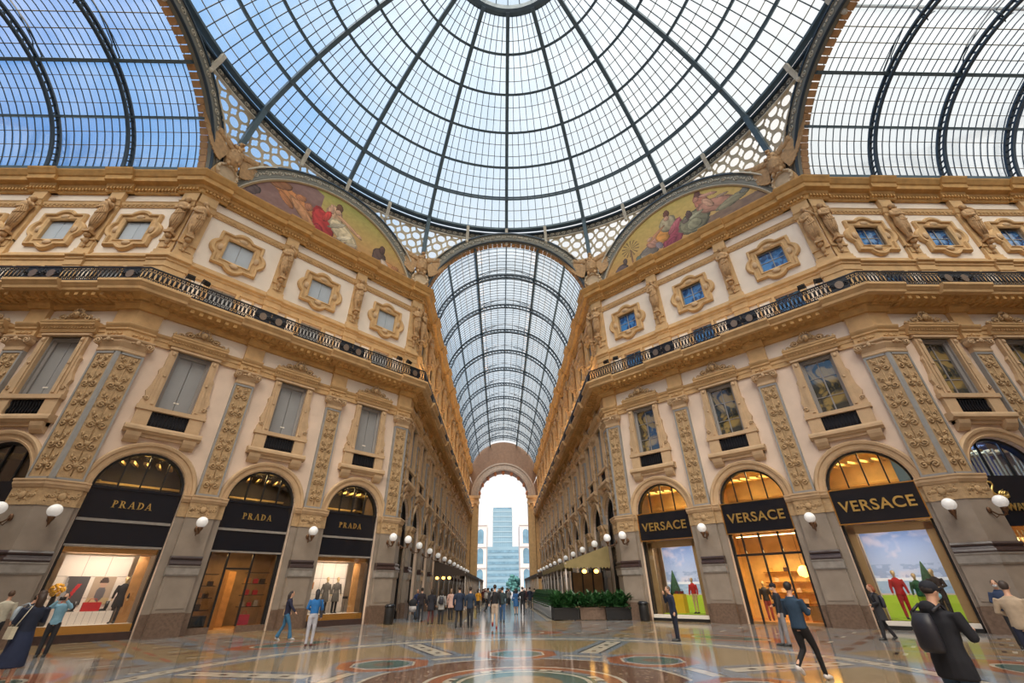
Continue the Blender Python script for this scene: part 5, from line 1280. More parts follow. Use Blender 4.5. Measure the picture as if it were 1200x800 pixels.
m = MB(); m.box(-HA, HA, -RI-20.3, -RI-20, 0, 24.6); m.build('wall_back_end', STUCCO, label='end wall of the arm behind the viewer', cat='wall', kind='structure')
for s, nm in ((-1, 'shutter-side'), (1, 'clear-glass-side')):
    m = MB(); m.box(*sorted((s*(RI+LS), s*(RI+LS+.3))), -HA, HA, 0, 24.6); m.build('wall_arm_end_west' if s < 0 else 'wall_arm_end_east', STUCCO, label='end wall of the '+nm+' arm', cat='wall', kind='structure')

# ------------------------------------------------------------------ people
CM = {}
def cloth(c, r=.85):
    k = tuple(round(x, 3) for x in c)
    if k not in CM: CM[k] = mat('cloth_%d' % len(CM), k, r, noise=.15, scale=9)
    return CM[k]
def loft(m, rings, seg=14, rot=None):
    """stack of ellipses (cx, cy, z, rx, ry)"""
    vs = [(cx+rx*cos(2*pi*k/seg), cy+ry*sin(2*pi*k/seg), z) for cx, cy, z, rx, ry in rings for k in range(seg)]; n = len(rings)
    m.add(vs, [(i*seg+k, i*seg+(k+1) % seg, (i+1)*seg+(k+1) % seg, (i+1)*seg+k) for i in range(n-1) for k in range(seg)]+[tuple(range(seg))[::-1], tuple(range((n-1)*seg, n*seg))], True)
def fuse(o, vx, it=3):
    """join the overlapping limbs of one garment or body into one skin"""
    r = o.modifiers.new('skin', 'REMESH'); r.mode = 'VOXEL'; r.voxel_size = vx; r.use_smooth_shade = True
    s = o.modifiers.new('smooth', 'SMOOTH'); s.iterations = it; s.factor = .5
    bpy.context.view_layer.update(); dg = bpy.context.evaluated_depsgraph_get()
    me = bpy.data.meshes.new_from_object(o.evaluated_get(dg)); o.modifiers.clear(); o.data = me
    return o
ARM = {'down': [(.25, .0, 1.17), (.27, .06, .90)], 'phone': [(.24, .06, 1.16), (.12, .32, 1.22)], 'swingf': [(.24, .14, 1.18), (.23, .32, .98)], 'swingb': [(.25, -.14, 1.18), (.27, -.22, .95)],
       'face': [(.24, .14, 1.22), (.08, .20, 1.50)], 'camera': [(.28, .20, 1.34), (.10, .30, 1.56)], 'pocket': [(.27, -.05, 1.18), (.20, .10, .98)], 'push': [(.24, .08, 1.18), (.20, .38, 1.05)], 'belly': [(.26, .02, 1.17), (.10, .20, 1.10)]}
LEG = {'stand': [(.0, .50), (.0, .08)], 'front': [(.20, .52), (.30, .09)], 'back': [(.06, .50), (-.30, .26)], 'midf': [(.12, .51), (.18, .08)], 'midb': [(-.04, .50), (-.22, .13)]}
def person(label, x, y, face_deg, h=1.72, arms=('down', 'down'), legs=('stand', 'stand'), top=(.02, .02, .03), topkind='jacket', hem=.86, bottom=(.02, .02, .025), legkind='trousers', shoes=(.02, .02, .02), hair=(.03, .02, .015), hairlen=0, hat=None,
           mask=None, bag=None, skin=None, detail=True, sleeve=True, name='person', cat='person', group=None, head=0.0, wide=1.0, stoop=0.0, z=0.0, vx=None):
    vx = vx or (.016 if detail else .028); R = empty(name, None, label, cat, group); sk = skin or SKIN; K = h/1.75
    W = .92*wide
    def lean(p): return (p[0], p[1]+stoop*max(0, p[2]-.95)**1.5*.9, p[2]-stoop*max(0, p[2]-.95)*.12)
    m = MB()
    # torso, neck, head as one body
    loft(m, [(*lean((0, 0, zz))[:2], lean((0, 0, zz))[2], rx*W, ry) for zz, rx, ry in ((.84, .10, .08), (.92, .155, .10), (1.05, .135, .09), (1.18, .145, .10), (1.32, .17, .105), (1.42, .16, .09), (1.47, .08, .065))])
    m.tube([lean((0, -.01, 1.44)), lean((0, .01, 1.52)), lean((0, .02, 1.58))], [.06, .052, .055], 10)
    hc = Vector(lean((0, .03, 1.645))); hr = Matrix.Rotation(head, 3, 'Z')
    m.ell(hc+Vector((0, 0, .015)), (.072, .092, .105), 14, 10); m.ell(hc+hr @ Vector((0, .025, -.055)), (.052, .062, .055), 12, 8)
    m.tube([hc+hr @ Vector((0, .088, .03)), hc+hr @ Vector((0, .108, -.012)), hc+hr @ Vector((0, .09, -.022))], [.009, .015, .010], 6)
    for s in (-1, 1): m.ell(hc+hr @ Vector((s*.074, -.005, 0)), (.012, .022, .032), 6, 4)
    m.ell(hc+hr @ Vector((0, .082, -.045)), (.024, .012, .010), 8, 4)
    S = [Vector(lean((s*.185*W, 0, 1.415))) for s in (-1, 1)]; ja = []
    for s, sh, a in ((-1, S[0], arms[0]), (1, S[1], arms[1])):
        e, w = [Vector(lean((s*px*wide if abs(px) > .2 else s*px, py, pz))) for px, py, pz in ARM[a]]
        if arms[0] == arms[1] and a == 'phone': pass
        m.tube([sh, sh.lerp(e, .5), e, e.lerp(w, .4), w], [.05, .046, .038, .038, .026], 10)
        d = (w-e).normalized(); side = d.cross(Vector((0, 0, 1))) if abs(d.z) < .8 else Vector((0, 1, 0)); side.normalize(); nn = d.cross(side)
        pc = w+d*.05; m.tube([w-d*.01, w+d*.03, w+d*.08], [.026, .036, .030], 8)
        if detail:
            for f in range(4):
                b = w+d*.075+side*((f-1.5)*.018); ln = (.060, .070, .066, .052)[f]; m.tube([b, b+d*ln*.5-nn*s*.006, b+d*ln*.85-nn*s*.022], [.0095, .0088, .007], 5)
            b = w+d*.03+side*.034; m.tube([b, b+d*.03+side*.016, b+d*.055+side*.012], [.011, .010, .008], 5)
        ja.append((sh, e, w, d))
    jl = []
    for s, l in ((-1, legs[0]), (1, legs[1])):
        (ky, kz), (ay, az) = LEG[l]; hip = Vector((s*.088*W, 0, .93)); k_ = Vector((s*.095, ky, kz)); an = Vector((s*.09, ay, az))
        m.tube([hip, hip.lerp(k_, .5), k_, k_.lerp(an, .35), an], [.085, .072, .052, .050, .035], 10)
        fd = Vector((0, 1, -.08 if az < .12 else -.75)).normalized(); m.tube([an+Vector((0, -.03, -.03)), an+fd*.10+Vector((0, 0, -.045)), an+fd*.17+Vector((0, 0, -.052))], [.034, .032, .022], 8)
        jl.append((hip, k_, an, fd))
    fuse(m.build('body', sk, R), vx, 2)
    tm = cloth(top); bm_ = cloth(bottom)
    g = .022
    m = MB()
    if topkind in ('jacket', 'sweater', 'hoodie', 'coat', 'dress'):
        flare = {'jacket': .02, 'sweater': .0, 'hoodie': .02, 'coat': .05, 'dress': .07}[topkind]; hz = hem
        rg = [(hz, .165+flare+max(0, .8-hz)*.10, .115+flare+max(0, .8-hz)*.08)]+([(.92, .175+flare*.6, .125+flare*.5)] if hz < .88 else [])+[(1.05, .158+flare*.3, .118), (1.18, .165, .122), (1.32, .195, .130), (1.41, .185, .115), (1.455, .10, .085), (1.475, .085, .075)]
        loft(m, [(*lean((0, 0, zz))[:2], lean((0, 0, zz))[2], rx*W, ry) for zz, rx, ry in rg])
        if sleeve:
            for sh, e, w, d in ja: m.tube([sh, sh.lerp(e, .5), e, e.lerp(w, .5), w-d*.01], [.078, .066, .056, .050, .042], 10)
        if topkind == 'hoodie': m.ell(lean((0, -.09, 1.46)), (.11, .07, .09), 10, 6)
        if topkind in ('coat', 'jacket'): m.tube([lean((.09*cos(a*pi/6), -.01+.08*sin(a*pi/6), 1.47+.02*sin(a*pi/6))) for a in range(12)], .018, 6, True)
    fuse(m.build(topkind if topkind != 'hoodie' else 'hooded_jacket', tm, R), vx*1.05, 3)
    if legkind in ('trousers', 'flares', 'slim'):
        m = MB(); loft(m, [(0, 0, .86, .165*W, .115), (0, 0, .95, .165*W, .12), (0, 0, 1.04, .145*W, .105)])
        kr = {'trousers': (.070, .064, .060), 'flares': (.064, .066, .090), 'slim': (.062, .054, .044)}[legkind]
        for hip, k_, an, fd in jl: m.tube([hip+Vector((0, 0, -.02)), hip.lerp(k_, .5), k_, k_.lerp(an, .5), an+Vector((0, 0, -.02))], [.098, .086, kr[0], kr[1], kr[2]], 10)
        fuse(m.build('trousers', bm_, R), vx*1.05, 3)
    elif legkind == 'skirt':
        m = MB(); loft(m, [(0, .02, .34, .25, .22), (0, .01, .5, .235, .20), (0, 0, .75, .20, .16), (0, 0, .95, .165, .12), (0, 0, 1.05, .14, .10)]); fuse(m.build('skirt', bm_, R), vx*1.1, 2)
    for hip, k_, an, fd in jl:
        m = MB(); q = Vector((0, 0, -.05 if an.z < .14 else -.04)); m.tube([an+Vector((0, -.055, -.035)), an+fd*.05+q*.8, an+fd*.14+q*1.05, an+fd*.20+q*1.05], [.042, .048, .043, .026], 8)
        m.build('shoe', cloth(shoes, .5), R)
    hm = cloth(hair, .6); m = MB()
    if hat:
        m.ell(hc+Vector((0, -.005, .045)), (.092, .108, .085), 14, 8); m.ell(hc+hr @ Vector((0, .12, .035)), (.065, .075, .012), 12, 4); m.build('cap', cloth(hat), R); m = MB()
    m.ell(hc+Vector((0, -.022, .03)), (.083, .095, .098 if not hat else .07), 14, 8)
    if hairlen: m.tube([hc+Vector((0, -.05, .04)), hc+Vector((0, -.085, -.06)), hc+Vector((0, -.085-stoop*.1, -.06-hairlen*.5)), hc+Vector((0, -.075, -.06-hairlen))], [.075, .078, .075, .03], 10)
    m.build('hair', hm, R)
    if detail and not hairlen > 9:
        for s in (-1, 1): m = MB(); m.ell(hc+hr @ Vector((s*.028, .086, .018)), (.011, .006, .006), 6, 4); m.build('eye', BLACK, R)
    if mask: m = MB(); m.ell(hc+hr @ Vector((0, .055, -.045)), (.058, .055, .045), 10, 6); m.build('face_mask', cloth(mask), R)
    if bag:
        kind, bc, side = bag; bmt = cloth(bc, .5); m = MB()
        if kind == 'backpack':
            loft(m, [(0, -.19, 1.0, .12, .06), (0, -.20, 1.05, .14, .08), (0, -.20, 1.28, .135, .085), (0, -.17, 1.40, .10, .05)]); b = m.build('backpack', bmt, R); q = MB()
            for s in (-1, 1): q.tube([(s*.12, -.13, 1.42), (s*.13, .02, 1.49), (s*.14, .14, 1.36), (s*.17, .05, 1.12)], .018, 5)
            q.build('strap', bmt, b)
        elif kind == 'shoulder':
            cx, cz = side*.25, .98; m.box(cx-.04, cx+.04, -.17, .13, cz-.12, cz+.10); b = m.build('handbag', bmt, R)
            q = MB(); q.tube([(cx, -.14, cz+.1), (side*.12, -.13, 1.46), (side*.10, .1, 1.44), (cx, .1, cz+.1)], .010, 5); q.build('strap', bmt, b)
        elif kind == 'carry':
            w = ja[0 if side < 0 else 1][2]; m.box(w.x-.05, w.x+.05, w.y-.16, w.y+.16, w.z-.52, w.z-.16); b = m.build('carrier_bag', bmt, R); q = MB(); q.tube([(w.x, w.y-.1, w.z-.16), (w.x, w.y, w.z-.03), (w.x, w.y+.1, w.z-.16)], .008, 4); q.build('handle', bmt, b)
        elif kind == 'phone':
            w = ja[1][2]+ja[1][3]*.10; m.box(w.x-.04, w.x+.04, w.y-.01, w.y+.01, w.z-.05, w.z+.09); m.T = Matrix.Identity(4); o = m.build('phone', BLACK, R)
        elif kind == 'camera':
            w = (ja[0][2]+ja[1][2])/2+Vector((0, .08, .05)); m.box(w.x-.08, w.x+.08, w.y-.04, w.y+.04, w.z-.05, w.z+.05); m.lathe([(.04, 0), (.04, .08)], (0, 0, 0), 8) if 0 else m.tube([w, w+Vector((0, .12, 0))], .035, 10); m.build('camera', BLACK, R)
    R.matrix_world = Matrix.Translation((x, y, z)) @ Matrix.Rotation(-radians(face_deg), 4, 'Z') @ Matrix.Scale(K, 4)
    return R
# facing: 0 = away from the viewer down the arcade, 90 = towards the clear-windowed facade
DN = (.012, .018, .04)
person('person in long dark blue skirt and top, pale bag at the hip', -10.75, .3, 300, 1.72, ('phone', 'phone'), top=DN, topkind='sweater', hem=.95, bottom=(.012, .02, .055), legkind='skirt', hair=(.04, .02, .012), hairlen=.22, bag=('shoulder', (.55, .50, .38), -1), shoes=(.25, .1, .05))
person('person in cream sweater and dark trousers seen from behind by the bend pier', -16.6, 5.6, 330, 1.76, ('belly', 'down'), top=(.50, .46, .36), topkind='sweater', hair=(.09, .05, .03), wide=1.1)
person('person in dark jacket and pale scarf, bent over beside the one in the cream sweater', -15.6, 5.3, 60, 1.66, ('phone', 'phone'), top=(.03, .035, .05), hair=(.04, .03, .02), bag=('backpack', (.40, .46, .52), 1), stoop=.25, mask=(.35, .55, .7))
person('person in light blue top and blue face mask raising a black camera', -14.6, 5.4, 150, 1.66, ('camera', 'camera'), top=(.22, .42, .55), topkind='sweater', hair=(.04, .025, .02), hairlen=.14, mask=(.30, .55, .72), bag=('camera', (0, 0, 0), 1))
person('person in dark top and flared blue jeans walking past with a tan shoulder bag', -9.11, 9.54, 70, 1.66, ('pocket', 'swingf'), ('midb', 'front'), top=(.012, .014, .04), hem=.90, bottom=(.035, .13, .24), legkind='flares', hair=(.02, .012, .01), hairlen=.28, bag=('shoulder', (.45, .30, .16), -1), shoes=(.4, .4, .42))
person('person in bright blue top and pale grey trousers facing the coat display', -7.2, 7.28, 335, 1.70, ('belly', 'down'), top=(.02, .15, .42), topkind='sweater', hem=.98, bottom=(.42, .42, .47), legkind='slim', hair=(.012, .010, .012), hairlen=.24, bag=('shoulder', (.02, .02, .03), 1), shoes=(.10, .03, .02))
person('person in dark navy suit holding a phone to the ear before the lime green display', 5.83, 7.23, 270, 1.68, ('down', 'face'), top=(.010, .016, .04), topkind='jacket', hem=.80, bottom=(.010, .014, .03), legkind='slim', hair=(.10, .07, .05), stoop=.10)
person('bearded person in blue denim jacket and white sneakers striding with a phone', 5.88, -.27, 62, 1.72, ('phone', 'phone'), ('back', 'front'), top=(.018, .045, .085), hem=.88, bottom=(.008, .008, .010), legkind='slim', hair=(.015, .012, .010), mask=(.03, .02, .015), bag=('phone', (0, 0, 0), 1), shoes=(.62, .58, .55))
person('person in black jacket and cap standing behind the one in the denim jacket', 8.71, 5.31, 300, 1.72, ('down', 'belly'), ('stand', 'midf'), top=(.012, .014, .022), hem=.78, hat=(.01, .01, .015), bottom=(.24, .23, .24), mask=(.6, .6, .6))
person('stout person in black hooded jacket and cap, dark backpack, looking down at a phone', 4.75, -5.0, 78, 1.69, ('phone', 'phone'), top=(.008, .009, .015), topkind='hoodie', hem=.74, bottom=(.03, .06, .11), hair=(.03, .02, .018), hat=(.008, .010, .018), bag=('backpack', (.014, .014, .022), 1), wide=1.25, stoop=.22, mask=(.22, .45, .55), head=-.1)
person('red-haired person with grey scarf and dark coat walking before the three mannequins', 13.0, 6.6, 290, 1.66, ('belly', 'pocket'), ('midf', 'midb'), top=(.03, .03, .035), hem=.60, hair=(.28, .08, .03), hairlen=.10, bag=('backpack', (.03, .03, .05), 1), topkind='coat')
person('person with short dark hair and face mask leaning by the granite pier', 14.9, 3.9, 230, 1.74, ('phone', 'belly'), top=(.03, .05, .11), hair=(.03, .022, .018), mask=(.6, .62, .66), topkind='jacket')
person('person in beige sweater and dark trousers seen from behind at the frame edge', 10.1, -.9, 60, 1.70, ('belly', 'belly'), top=(.40, .31, .22), topkind='sweater', hem=.86, bottom=(.015, .02, .045), hair=(.05, .035, .03), wide=1.15, stoop=.15)
# arcade crowd
D0 = dict(detail=False)
person('tall person of a walking couple, dark blue coat, on the awning side', -2.63, 14.88, 5, 1.80, top=(.012, .022, .05), topkind='coat', hem=.70, legs=('midb', 'midf'), wide=1.15, **D0)
person('person of a walking couple in dark blue jacket with olive bag', -2.04, 14.51, 5, 1.76, top=(.015, .03, .06), topkind='jacket', hem=.80, legs=('midf', 'stand'), bag=('carry', (.20, .16, .06), 1), **D0)
person('person in grey coat with black backpack walking away', -3.86, 17.53, 0, 1.64, top=(.30, .29, .28), topkind='coat', hem=.72, bag=('backpack', (.02, .02, .03), 1), hairlen=.2, **D0)
person('person in black coat with a dark bag, next to the grey coat', -4.45, 17.63, 0, 1.70, top=(.012, .012, .02), topkind='coat', hem=.66, bottom=(.10, .03, .03), legs=('midb', 'midf'), hairlen=.15, **D0)
person('person in dark jacket walking close to the brown-awning wall', -5.4, 20.0, 350, 1.76, top=(.02, .015, .02), legs=('midf', 'midb'), **D0)
person('person in blue jacket pushing the grey pushchair', -6.15, 22.9, 180, 1.70, ('push', 'push'), top=(.02, .035, .11), hairlen=.2, bottom=(.05, .08, .13), hair=(.08, .03, .02), **D0)
person('person in pink coat walking between the two couples', -3.7, 21.3, 10, 1.70, top=(.52, .33, .28), topkind='coat', hem=.66, hairlen=.2, hair=(.20, .12, .07), **D0)
person('tall person in black top and beige trousers with a jacket round the waist, striding', -.78, 14.02, 0, 1.84, ('swingb', 'down'), ('back', 'stand'), top=(.010, .010, .014), topkind='sweater', hem=.92, bottom=(.42, .33, .26), shoes=(.30, .03, .03), bag=('shoulder', (.35, .33, .33), -1), **D0)
person('person in dark green jacket and blue jeans close behind the beige trousers', -.38, 18.6, 0, 1.76, top=(.02, .035, .04), bottom=(.03, .08, .18), legs=('midf', 'midb'), **D0)
person('person in short blue dress walking away', .67, 26.5, 0, 1.66, top=(.02, .09, .24), topkind='dress', hem=.55, bottom=(.5, .3, .2), legkind='none', hairlen=.25, **D0)
person('person in black carrying two shopping bags, dark coat', 1.15, 26.3, 0, 1.78, top=(.010, .010, .014), topkind='jacket', legs=('midf', 'midb'), bag=('carry', (.30, .22, .16), 1), **D0)
person('person in mustard yellow jacket walking towards the far arch', -2.34, 29.9, 20, 1.68, top=(.62, .28, .02), topkind='jacket', hairlen=.15, **D0)
person('person with grey backpack striding behind the yellow jacket', -1.5, 28.6, 40, 1.74, top=(.03, .03, .035), legs=('back', 'front'), bag=('backpack', (.30, .29, .27), 1), **D0)
person('person in dark coat, one of two side by side near the fence, taller', 2.35, 37.0, 0, 1.78, top=(.012, .02, .04), topkind='coat', hem=.7, legs=('midf', 'midb'), **D0)
person('person in dark jacket, one of two side by side near the fence, shorter', 2.9, 38.6, 0, 1.68, top=(.02, .02, .03), **D0)
person('person in red seated behind the planters of the cafe terrace', 5.2, 26.5, 180, 1.45, top=(.5, .02, .03), topkind='sweater', **D0)
person('person in black standing behind the planters of the cafe terrace', 4.3, 30.0, 90, 1.7, top=(.015, .015, .02), **D0)
crowd = []
rnd = random.Random(11)
pal = [(.02, .025, .04), (.015, .015, .018), (.10, .03, .03), (.20, .20, .21), (.35, .30, .26), (.03, .06, .12)]
base = [person('distant walker', 0, 0, 0, 1.72, top=pal[i], topkind=('coat', 'jacket')[i % 2], hem=.7, legs=(('midf', 'midb'), ('stand', 'midf'))[i % 2], hairlen=.15*(i % 2), detail=False, vx=.035, group='distant walkers near the far arch') for i in range(6)]
for i in range(34):
    px, py = rnd.uniform(-3.3, 2.9), rnd.uniform(42, 100); M = Tm(px, py, 0, rnd.choice((0, pi))+rnd.uniform(-.5, .5)) @ Matrix.Scale(rnd.uniform(.93, 1.04), 4)
    if i < 6: base[i].matrix_world = M; r = base[i]
    else: r = dup(base[i % 6], M)
    r['label'] = 'tiny dark figure of a person in the distant crowd towards the far arch'; r['category'] = 'person'; r['group'] = 'distant walkers near the far arch'

# pushchair
r = empty('pushchair', Tm(-6.2, 21.6, 0, .2), 'grey pushchair with black hood by the brown-awning wall', 'pushchair')
m = MB(); loft(m, [(0, 0, .45, .20, .25), (0, 0, .6, .24, .33), (0, .05, .75, .24, .30)]); m.build('seat', cloth((.45, .42, .42)), r)
m = MB(); m.ell((0, .18, .92), (.26, .26, .24), 12, 8); m.build('hood', cloth((.02, .02, .025)), r)
m = MB(); m.tube([(-.25, .5, 1.05), (.25, .5, 1.05)], .018, 6); 
for s in (-1, 1): m.tube([(s*.25, .5, 1.05), (s*.25, .1, .55), (s*.25, -.35, .18)], .016, 6); m.tube([(s*.25, .1, .55), (s*.25, .4, .15)], .016, 6)
m.build('frame', BLACK, r)
for sx in (-1, 1):
    for wy, wr in ((-.38, .11), (.4, .15)): m = MB(); m.tube([(sx*.27, wy+wr*cos(a*pi/6), wr+.02+wr*sin(a*pi/6)) for a in range(12)], .025, 6, True); m.tube([(sx*.25, wy, wr+.02), (sx*.29, wy, wr+.02)], .05, 8); m.build('wheel', BLACK, r)

# ------------------------------------------------------------------ what stands in the shop windows
def MW(k, i, x, y, z, rz=0): return F[k].M @ Matrix.Translation((F[k].c[i]+x, y, z)) @ Matrix.Rotation(rz, 4, 'Z')
MANN = mat('pale_gold_mannequin', (.62, .45, .22), .3)
def wface(k): return {'dl': 45+180, 'dr': -45+180+90-90}[k]
def mannequin(k, i, x, y, z, turn, label, **kw):
    M = MW(k, i, x, y, z); p = M.to_translation(); base_ = {'dl': 135, 'dr': 225}[k]
    return person(label, p.x, p.y, base_+turn, name='mannequin', cat='mannequin', skin=MANN, z=p.z, hair=(.5, .36, .18), detail=False, vx=.022, **kw)
def landscape(u, v):
    if v > .40:
        t = (v-.40)/.60; c = mixc((.52, .62, .80), (.10, .22, .55), t*1.1); f = fbm(u*5, v*7); c = mixc(c, (.75, .66, .72), max(0, f-.5)*2.6*(1-.4*t))
        if t < .30: c = mixc(c, (.20, .30, .52), .6*(fbm(u*9+3, v*20) > .45))
        if t < .05: c = (.78, .82, .88)
    elif v > .27: c = mixc((.22, .38, .58), (.50, .62, .75), fbm(u*12, v*40))
    elif v > .25: c = (.62, .50, .40)
    else: c = mixc((.34, .52, .03), (.46, .62, .05), fbm(u*6, v*9))
    return c
for i, nm in ((0, 'beside the long arcade'), (2, 'beside the side arm')):
    M = MW('dr', i, 0, 1.9, .3); r = empty('backdrop_screen', M, 'bright printed backdrop of mountains, lake and lime meadow, window '+nm, 'display backdrop')
    paint_mesh('printed_sheet', Matrix.Identity(4), (-1.35, 1.5, 0, 3.75), landscape, 90, 120, LIGHTBOX, r, None, 0)
    q = MB(); q.box(-1.4, 1.55, .01, .05, -.0, 3.8); q.build('back_panel', WHITE, r)
    M = MW('dr', i, .1, 1.2, .3); g_ = empty('display_floor', M, 'lime green display floor, window '+nm, 'display stand'); q = MB(); q.box(-1.3, 1.3, -.7, .65, 0, .05); q.build('mat_panel', mat('lime_mat', (.36, .55, .02), .6), g_)
    M = MW('dr', i, -.75 if i == 0 else .55, 1.6, .35); c_ = empty('topiary_cone', M, 'dark green cone-shaped topiary, window '+nm, 'topiary'); q = MB(); q.lathe([(.34, .9), (.30, 1.1), (.18, 1.6), (.02, 2.2)], (0, 0, 0), 12); q.build('foliage', mat('topiary_green', (.02, .09, .04), .8, noise=.5, scale=9), c_)
    q = MB(); q.lathe([(.36, 0), (.36, .85), (.3, .9)], (0, 0, 0), 16); q.build('plinth', mat('sand_plinth', (.62, .46, .30), .6), c_)
mannequin('dr', 0, .62, 1.0, .35, 10, 'mannequin in glossy red jacket and short grey skirt on lime green', top=(.50, .015, .01), topkind='jacket', hem=.95, bottom=(.2, .18, .15), legkind='none', h=1.75, arms=('down', 'down'))
M = MW('dr', 0, -.25, 1.0, .35); r = empty('display_plinth', M, 'yellow draped plinth with two small bags on it, before the lime backdrop', 'display stand'); q = MB(); q.box(-.28, .28, -.25, .25, 0, .95); q.build('block', mat('yellow_plinth', (.75, .48, .01), .6), r)
for xx, nm in ((-.16, 'closer to the long arcade'), (.14, 'closer to the mannequin')):
    r = empty('handbag', MW('dr', 0, -.25+xx, 1.0, 1.30), 'small dark red handbag on the yellow plinth, '+nm, 'handbag', 'bags on the yellow plinth'); q = MB(); q.box(-.11, .11, -.05, .05, 0, .15); q.build('body', cloth((.12, .01, .02), .4), r); q = MB(); q.tube([(-.07, 0, .15), (-.04, 0, .25), (.04, 0, .25), (.07, 0, .15)], .01, 5); q.build('handle', BLACK, r)
mannequin('dr', 2, -.55, 1.0, .35, -15, 'mannequin in red zipped tracksuit before the mountain backdrop', top=(.48, .012, .015), topkind='jacket', hem=.85, bottom=(.45, .012, .015), h=1.85)
mannequin('dr', 2, .12, 1.35, .35, 0, 'mannequin in dark green outfit between the red tracksuit and the black one', top=(.01, .10, .04), topkind='jacket', bottom=(.3, .45, .03), h=1.72, arms=('belly', 'down'), hem=.85)
mannequin('dr', 2, .80, .9, .35, 15, 'mannequin in black jacket with red sleeves and long black trousers', top=(.02, .012, .012), topkind='jacket', bottom=(.012, .012, .016), h=1.86, arms=('belly', 'down'), bag=('shoulder', (.015, .015, .02), 1), wide=1.1)
# white display beside the side arm (red bag), coat display beside the arcade
def poster(k, i, x, y, z, w, h, label, fn):
    r = empty('framed_picture', MW(k, i, x, y, z), label, 'picture'); paint_mesh('print', Matrix.Identity(4), (-w/2, w/2, 0, h), fn, 20, 30, PAINT, r, None, -.03); q = MB(); q.box(-w/2-.01, w/2+.01, -.025, .0, -.01, h+.01); q.build('backing', WHITE, r)
poster('dl', 0, -.62, 1.53, 1.25, .75, 1.05, 'dark portrait print with a red streak on the white backdrop', lambda u, v: (.45, .01, .02) if abs(u-.25-v*.55) < .09 and v < .75 else ((.06, .06, .065) if u+v*.3 > .35 else (.30, .30, .31)))
poster('dl', 0, .28, 1.53, 1.25, .75, 1.05, 'portrait print of a dark-haired person in grey on the white backdrop', lambda u, v: (.05, .03, .025) if (u-.5)**2+(v-.82)**2*1.4 < .035 and v > .78 else ((.48, .30, .22) if (u-.5)**2+(v-.72)**2*1.3 < .02 else ((.12, .12, .13) if (u-.5)**2*1.6+(v-.38)**2*.9 < .07 else ((.50, .38, .20) if v < .25 else (.42, .33, .24)))))
r = empty('handbag', MW('dl', 0, .12, 1.1, 1.02), 'bright red bag on the white display bench', 'handbag'); q = MB(); q.box(-.30, .30, -.1, .1, 0, .32); q.build('body', cloth((.50, .015, .02), .4), r); q = MB(); q.tube([(-.15, 0, .32), (-.1, 0, .44), (.1, 0, .44), (.15, 0, .32)], .012, 5); q.build('handle', cloth((.50, .015, .02), .4), r)
r = empty('display_bench', MW('dl', 0, -.1, 1.1, .56), 'long white display bench with thin vertical joints', 'bench'); q = MB(); q.box(-1.2, 1.0, -.2, .25, 0, .46); q.build('block', WHITE, r); q = MB()
for j in range(9): q.box(-1.0+j*.22, -.99+j*.22, -.21, -.2, 0, .46)
q.build('joint', PGREY, r)
for xx, nm in ((-.42, 'beside the dark portrait'), (.62, 'between the red bag and the black outfit')):
    r = empty('ankle_boot', MW('dl', 0, xx, 1.05, 1.02), 'black ankle boot on the white bench, '+nm, 'boot', 'boots on the white bench'); q = MB(); q.tube([(0, 0, .36), (0, 0, .14), (-.02, 0, .07)], [.07, .06, .06], 8); q.tube([(.03, 0, .05), (-.12, 0, .045), (-.24, 0, .03)], [.05, .05, .03], 8); q.build('shaft', cloth((.015, .015, .017), .3), r); q = MB(); q.box(-.26, .06, -.05, .05, 0, .02); q.build('sole', BLACK, r)
r = empty('flower_ball', MW('dl', 0, -1.18, .85, 1.55), 'round bunch of yellow flowers in the white display', 'flowers'); q = MB(); rr = random.Random(3)
for j in range(70): a, b = rr.uniform(0, 6.28), rr.uniform(-1.2, 1.4); q.ell((.22*cos(a)*cos(b), .2*sin(a)*cos(b), .24+.2*sin(b)), (.05, .05, .05), 6, 4)
q.build('blossoms', mat('yellow_petal', (.75, .40, .01), .6), r); q = MB(); q.lathe([(.10, -1.0), (.12, -.9), (.08, 0), (.1, .1)], (0, 0, 0), 10); q.build('vase', BLACK, r)
mannequin('dl', 0, .98, 1.0, .56, 10, 'mannequin in black coat and long trousers in the white display', top=(.012, .012, .014), topkind='coat', hem=.6, h=1.72, arms=('down', 'down'))
for xx, nm in ((-.35, 'farther from the wooden panel'), (.28, 'closer to the wooden panel')):
    mannequin('dl', 2, xx, 1.05, .56, 0, 'mannequin in long grey tweed coat and black trousers, '+nm, top=(.11, .10, .085), topkind='coat', hem=.55, h=1.78)
r = empty('handbag', MW('dl', 2, .85, .95, 1.25), 'small black handbag held out on a stand by the wooden panel', 'handbag'); q = MB(); q.box(-.14, .14, -.05, .05, 0, .13); q.build('body', BLACK, r); q = MB(); q.tube([(0, 0, 0), (0, 0, -.69)], .012, 5); q.build('stand', BLACK, r)
r = empty('orange_frame', MW('dl', 2, -1.1, 1.5, 1.75), 'small orange framed picture on the white backdrop of the coat display', 'picture'); q = MB(); q.box(-.16, .16, -.03, 0, 0, .36); q.build('frame', WOOD, r); q = MB(); q.box(-.11, .11, -.035, -.028, .05, .31); q.build('print', cloth((.55, .12, .02)), r)
